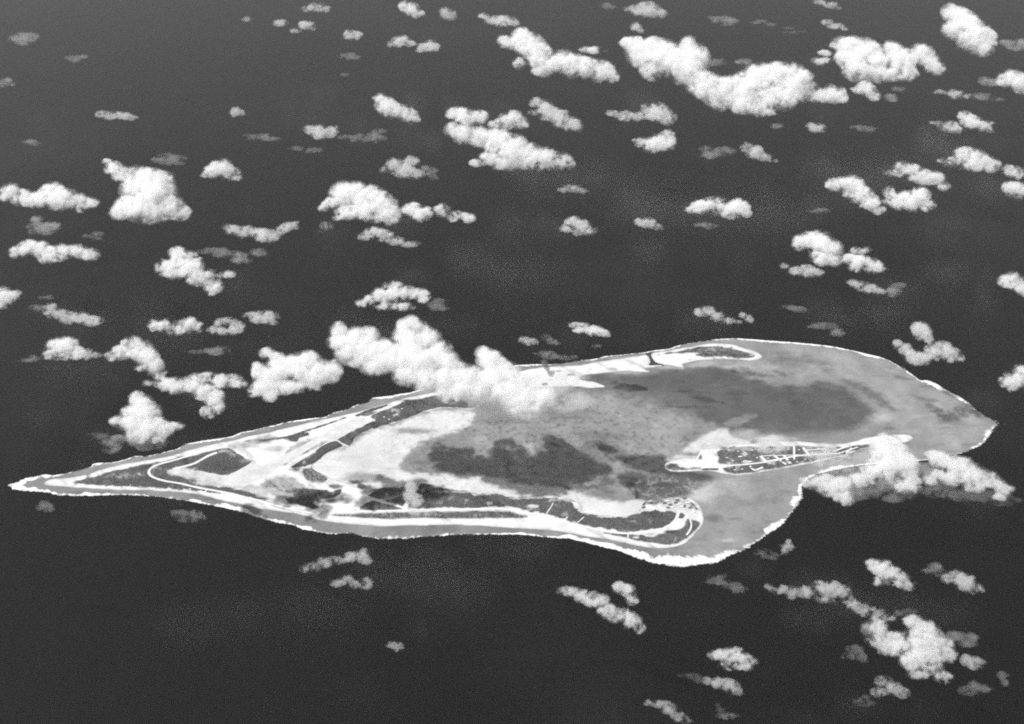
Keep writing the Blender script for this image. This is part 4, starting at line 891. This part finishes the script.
def build_cloud(kind, label, puffs, idx):
    lr = np.random.default_rng(1000 + idx)
    ymax = max(p[1] + p[3] for p in puffs); cx = sum(p[0] for p in puffs) / len(puffs)
    s0 = scale_at(cx, ymax, 700)
    balls = []
    for (x, y, rx, ry) in puffs:
        rz = ry * s0 * 0.85
        zc = next((BASE[k] for k in BASE if k in label), 620) + rz + 0.45 * (ymax - y - ry) * s0
        if kind == 'p': zc = 25 + (ymax - y) * s0 * 0.9
        c = ground([(x, y)], zc)[0]
        s = (c[1] * CP - (zc - ALT) * SP) / FPX
        el = math.atan2(ALT - zc, c[1])
        ryy = ry * s * math.sqrt(max(1 - (0.85 * math.cos(el)) ** 2, 0.05)) / math.sin(el)
        ryy = min(ryy, 2.2 * rx * s)
        k = SIZE[kind]
        R = np.array([rx * s, ryy, rz]) * k; C = np.array([c[0], c[1], zc])
        balls.append((C, R))
    if kind in 'csv':                                     # break the even outline of every puff
        own = list(balls)
        if kind == 'v': balls = []
        for C, R in own:
            for k in range({'c': 3, 's': 3, 'v': 5}[kind]):
                d = lr.normal(size=3); d[2] *= 0.7; d /= np.linalg.norm(d)
                t = lr.uniform(0.5, 1.0) if kind != 'v' else lr.uniform(0.1, 0.85)
                m = lr.uniform(0.28, 0.5) if kind != 'v' else lr.uniform(0.3, 0.72)
                st = lr.uniform(1.0, 1.5) if kind != 'v' else lr.uniform(1.1, 2.0)
                balls.append((C + d * R * t, np.array([R[0] * m * st, R[1] * m, R[2] * m * 0.95])))
    cen = np.mean([b[0] for b in balls], 0); base = np.array([cen[0], cen[1], 620.0])
    mr = float(np.mean([min(p[2], p[3]) for p in puffs])) * s0
    big = max(p[2] for p in puffs) * s0
    h = s0 * (0.75 if len(puffs) < 7 else 0.95 if len(puffs) < 25 else 1.2)
    lo = np.min([c - r * 1.35 for c, r in balls], 0) - 3 * h; hi = np.max([c + r * 1.35 for c, r in balls], 0) + 3 * h
    ax = [np.arange(lo[k], hi[k] + h, h) for k in range(3)]
    G = np.zeros([len(a) for a in ax], np.float32)
    for c, r in balls:
        R = r * 1.35
        sl = [slice(max(int((c[k] - R[k] - lo[k]) / h) - 1, 0), int((c[k] + R[k] - lo[k]) / h) + 2) for k in range(3)]
        q = sum((((ax[k][sl[k]] - c[k]) / R[k]) ** 2).reshape([-1 if j == k else 1 for j in range(3)]) for k in range(3))
        G[tuple(sl)] += np.clip(1 - q, 0, 1) ** 5      # heads stay apart, with creases between them
    H = G ** 0.2; H = np.minimum(H, 1.0 + 0.25 * (H - 1.0) * (H > 1))
    off = lr.random(3) * NB
    wl = {'c': 1.35, 's': 1.1, 'v': 1.2, 'p': 1.0}[kind] * mr + 45.0                                # metres of the widest billow
    u = 32.0 / wl
    su = {'c': 1.0, 's': .8, 'v': .45, 'p': 1.0}[kind]     # thin cloud is drawn out in shreds
    N = sample_block(ax[0] * u * su + off[0], ax[1] * u * .8 + off[1], ax[2] * u + off[2])
    N2 = sample_block(ax[0] * u * .37 + off[1], ax[1] * u * .3 + off[2], ax[2] * u * .37 + off[0])
    N = 0.55 * N + 0.75 * N2
    A, thr = ERODE[kind]
    if any(k in label for k in ('huge cloud mass', 'bulging right', 'lumpy left end', 'tall pile', 'right billow', 'left billow', 'tall cloud standing')): thr -= 0.10; A *= 0.8
    if 'bulging right' in label: thr -= 0.10
    zt = np.clip((ax[2] - lo[2]) / (hi[2] - lo[2]), 0, 1)[None, None, :]
    low = (1 - zt) ** 2                                   # bases and skirts fray, heads stay full
    F = H - thr - 0.20 * low + A * (0.85 + 0.7 * low) * N * np.clip(H * 3.0 - 0.2, 0, 1)
    F -= np.clip(0.10 - H, 0, 0.10) * 12.0                # nothing outside the puffs
    F[[0, -1]] = -1; F[:, [0, -1]] = -1; F[:, :, [0, -1]] = -1
    n = 0; VV = []; FF = []; MI = []
    for mi, lev in enumerate(LEVELS[kind]):
        V, q = surface_net(F - lev, lo - base, h)
        if len(q) == 0: continue
        VV.append(V); FF.append(q + n); MI.append(np.full(len(q), mi)); n += len(V)
    V, Q, MI = drop_crumbs(np.vstack(VV), np.vstack(FF), np.concatenate(MI))
    o = mesh_obj('cloud', V, Q, None, smooth=True)
    band = 0 if s0 < 10.5 else 1 if s0 < 14 else 2
    for m in CLOUD_MATS[kind][band]: o.data.materials.append(m)
    if len(MI) == len(o.data.polygons): o.data.polygons.foreach_set('material_index', MI.astype(np.int32))
    else: print('face mismatch', idx)
    o.location = base
    tag(o, label, 'cloud', 'fair weather clouds drifting over the sea')
    return o
def drop_crumbs(V, Q, MI):
    """leave out specks too small to matter"""
    lab = np.arange(len(V))
    while True:
        m = lab[Q].min(1); new = lab.copy()
        for k in range(4): np.minimum.at(new, Q[:, k], m)
        new = new[new]
        if (new == lab).all(): break
        lab = new
    cnt = np.bincount(lab, minlength=len(V)); keepv = cnt[lab] >= min(60, cnt.max())
    kf = keepv[Q[:, 0]]; re = np.cumsum(keepv) - 1
    return V[keepv], re[Q[kf]], MI[kf]
SIZE = {'c': 1.12, 's': 1.16, 'v': 1.4, 'p': 1.2}
ERODE = {'c': (0.34, 0.46), 's': (0.40, 0.5), 'v': (0.46, 0.56), 'p': (0.25, 0.42)}
LEVELS = {'c': (-0.30, -0.14, 0.02, 0.18, 0.36), 's': (-0.30, -0.12, 0.06, 0.24), 'v': (-0.30, -0.10, 0.12), 'p': (0.0,)}
CLOUD_MATS = {}
for kind, dens in (('c', (0.0006, 0.0012, 0.0025, 0.006, 0.013)), ('s', (0.0006, 0.0012, 0.0026, 0.006)), ('v', (0.0005, 0.0009, 0.0016)), ('p', (0.022,))):
    CLOUD_MATS[kind] = [[cloud_mat('cloud_vapour' if kind != 'p' else 'dark_smoke', d * f, color=0.965 if kind != 'p' else 0.3) for d in dens] for f in (1.35, 0.95, 0.66)]
BASE = {'huge cloud mass': 1000, 'bulging right': 700, 'lumpy left end': 1150, 'tall cloud standing': 1000, 'crooked cloud': 1100, 'frayed lower skirt': 900, 'milky veil': 500}
for i, (k, lab, puffs) in enumerate(CLOUDS):
    build_cloud(k, lab, puffs, i)
sm = build_cloud('p', 'narrow dark plume of smoke rising from the far sandy shore', [(549,373,1.6,2),(548,370,2,2.4),(546.5,367,2.4,2.6),(545,364,2.8,2.4),(544,361.5,3,2)], 500)
sm.name = 'smoke_plume'; sm['category'] = 'smoke'; del sm['group']
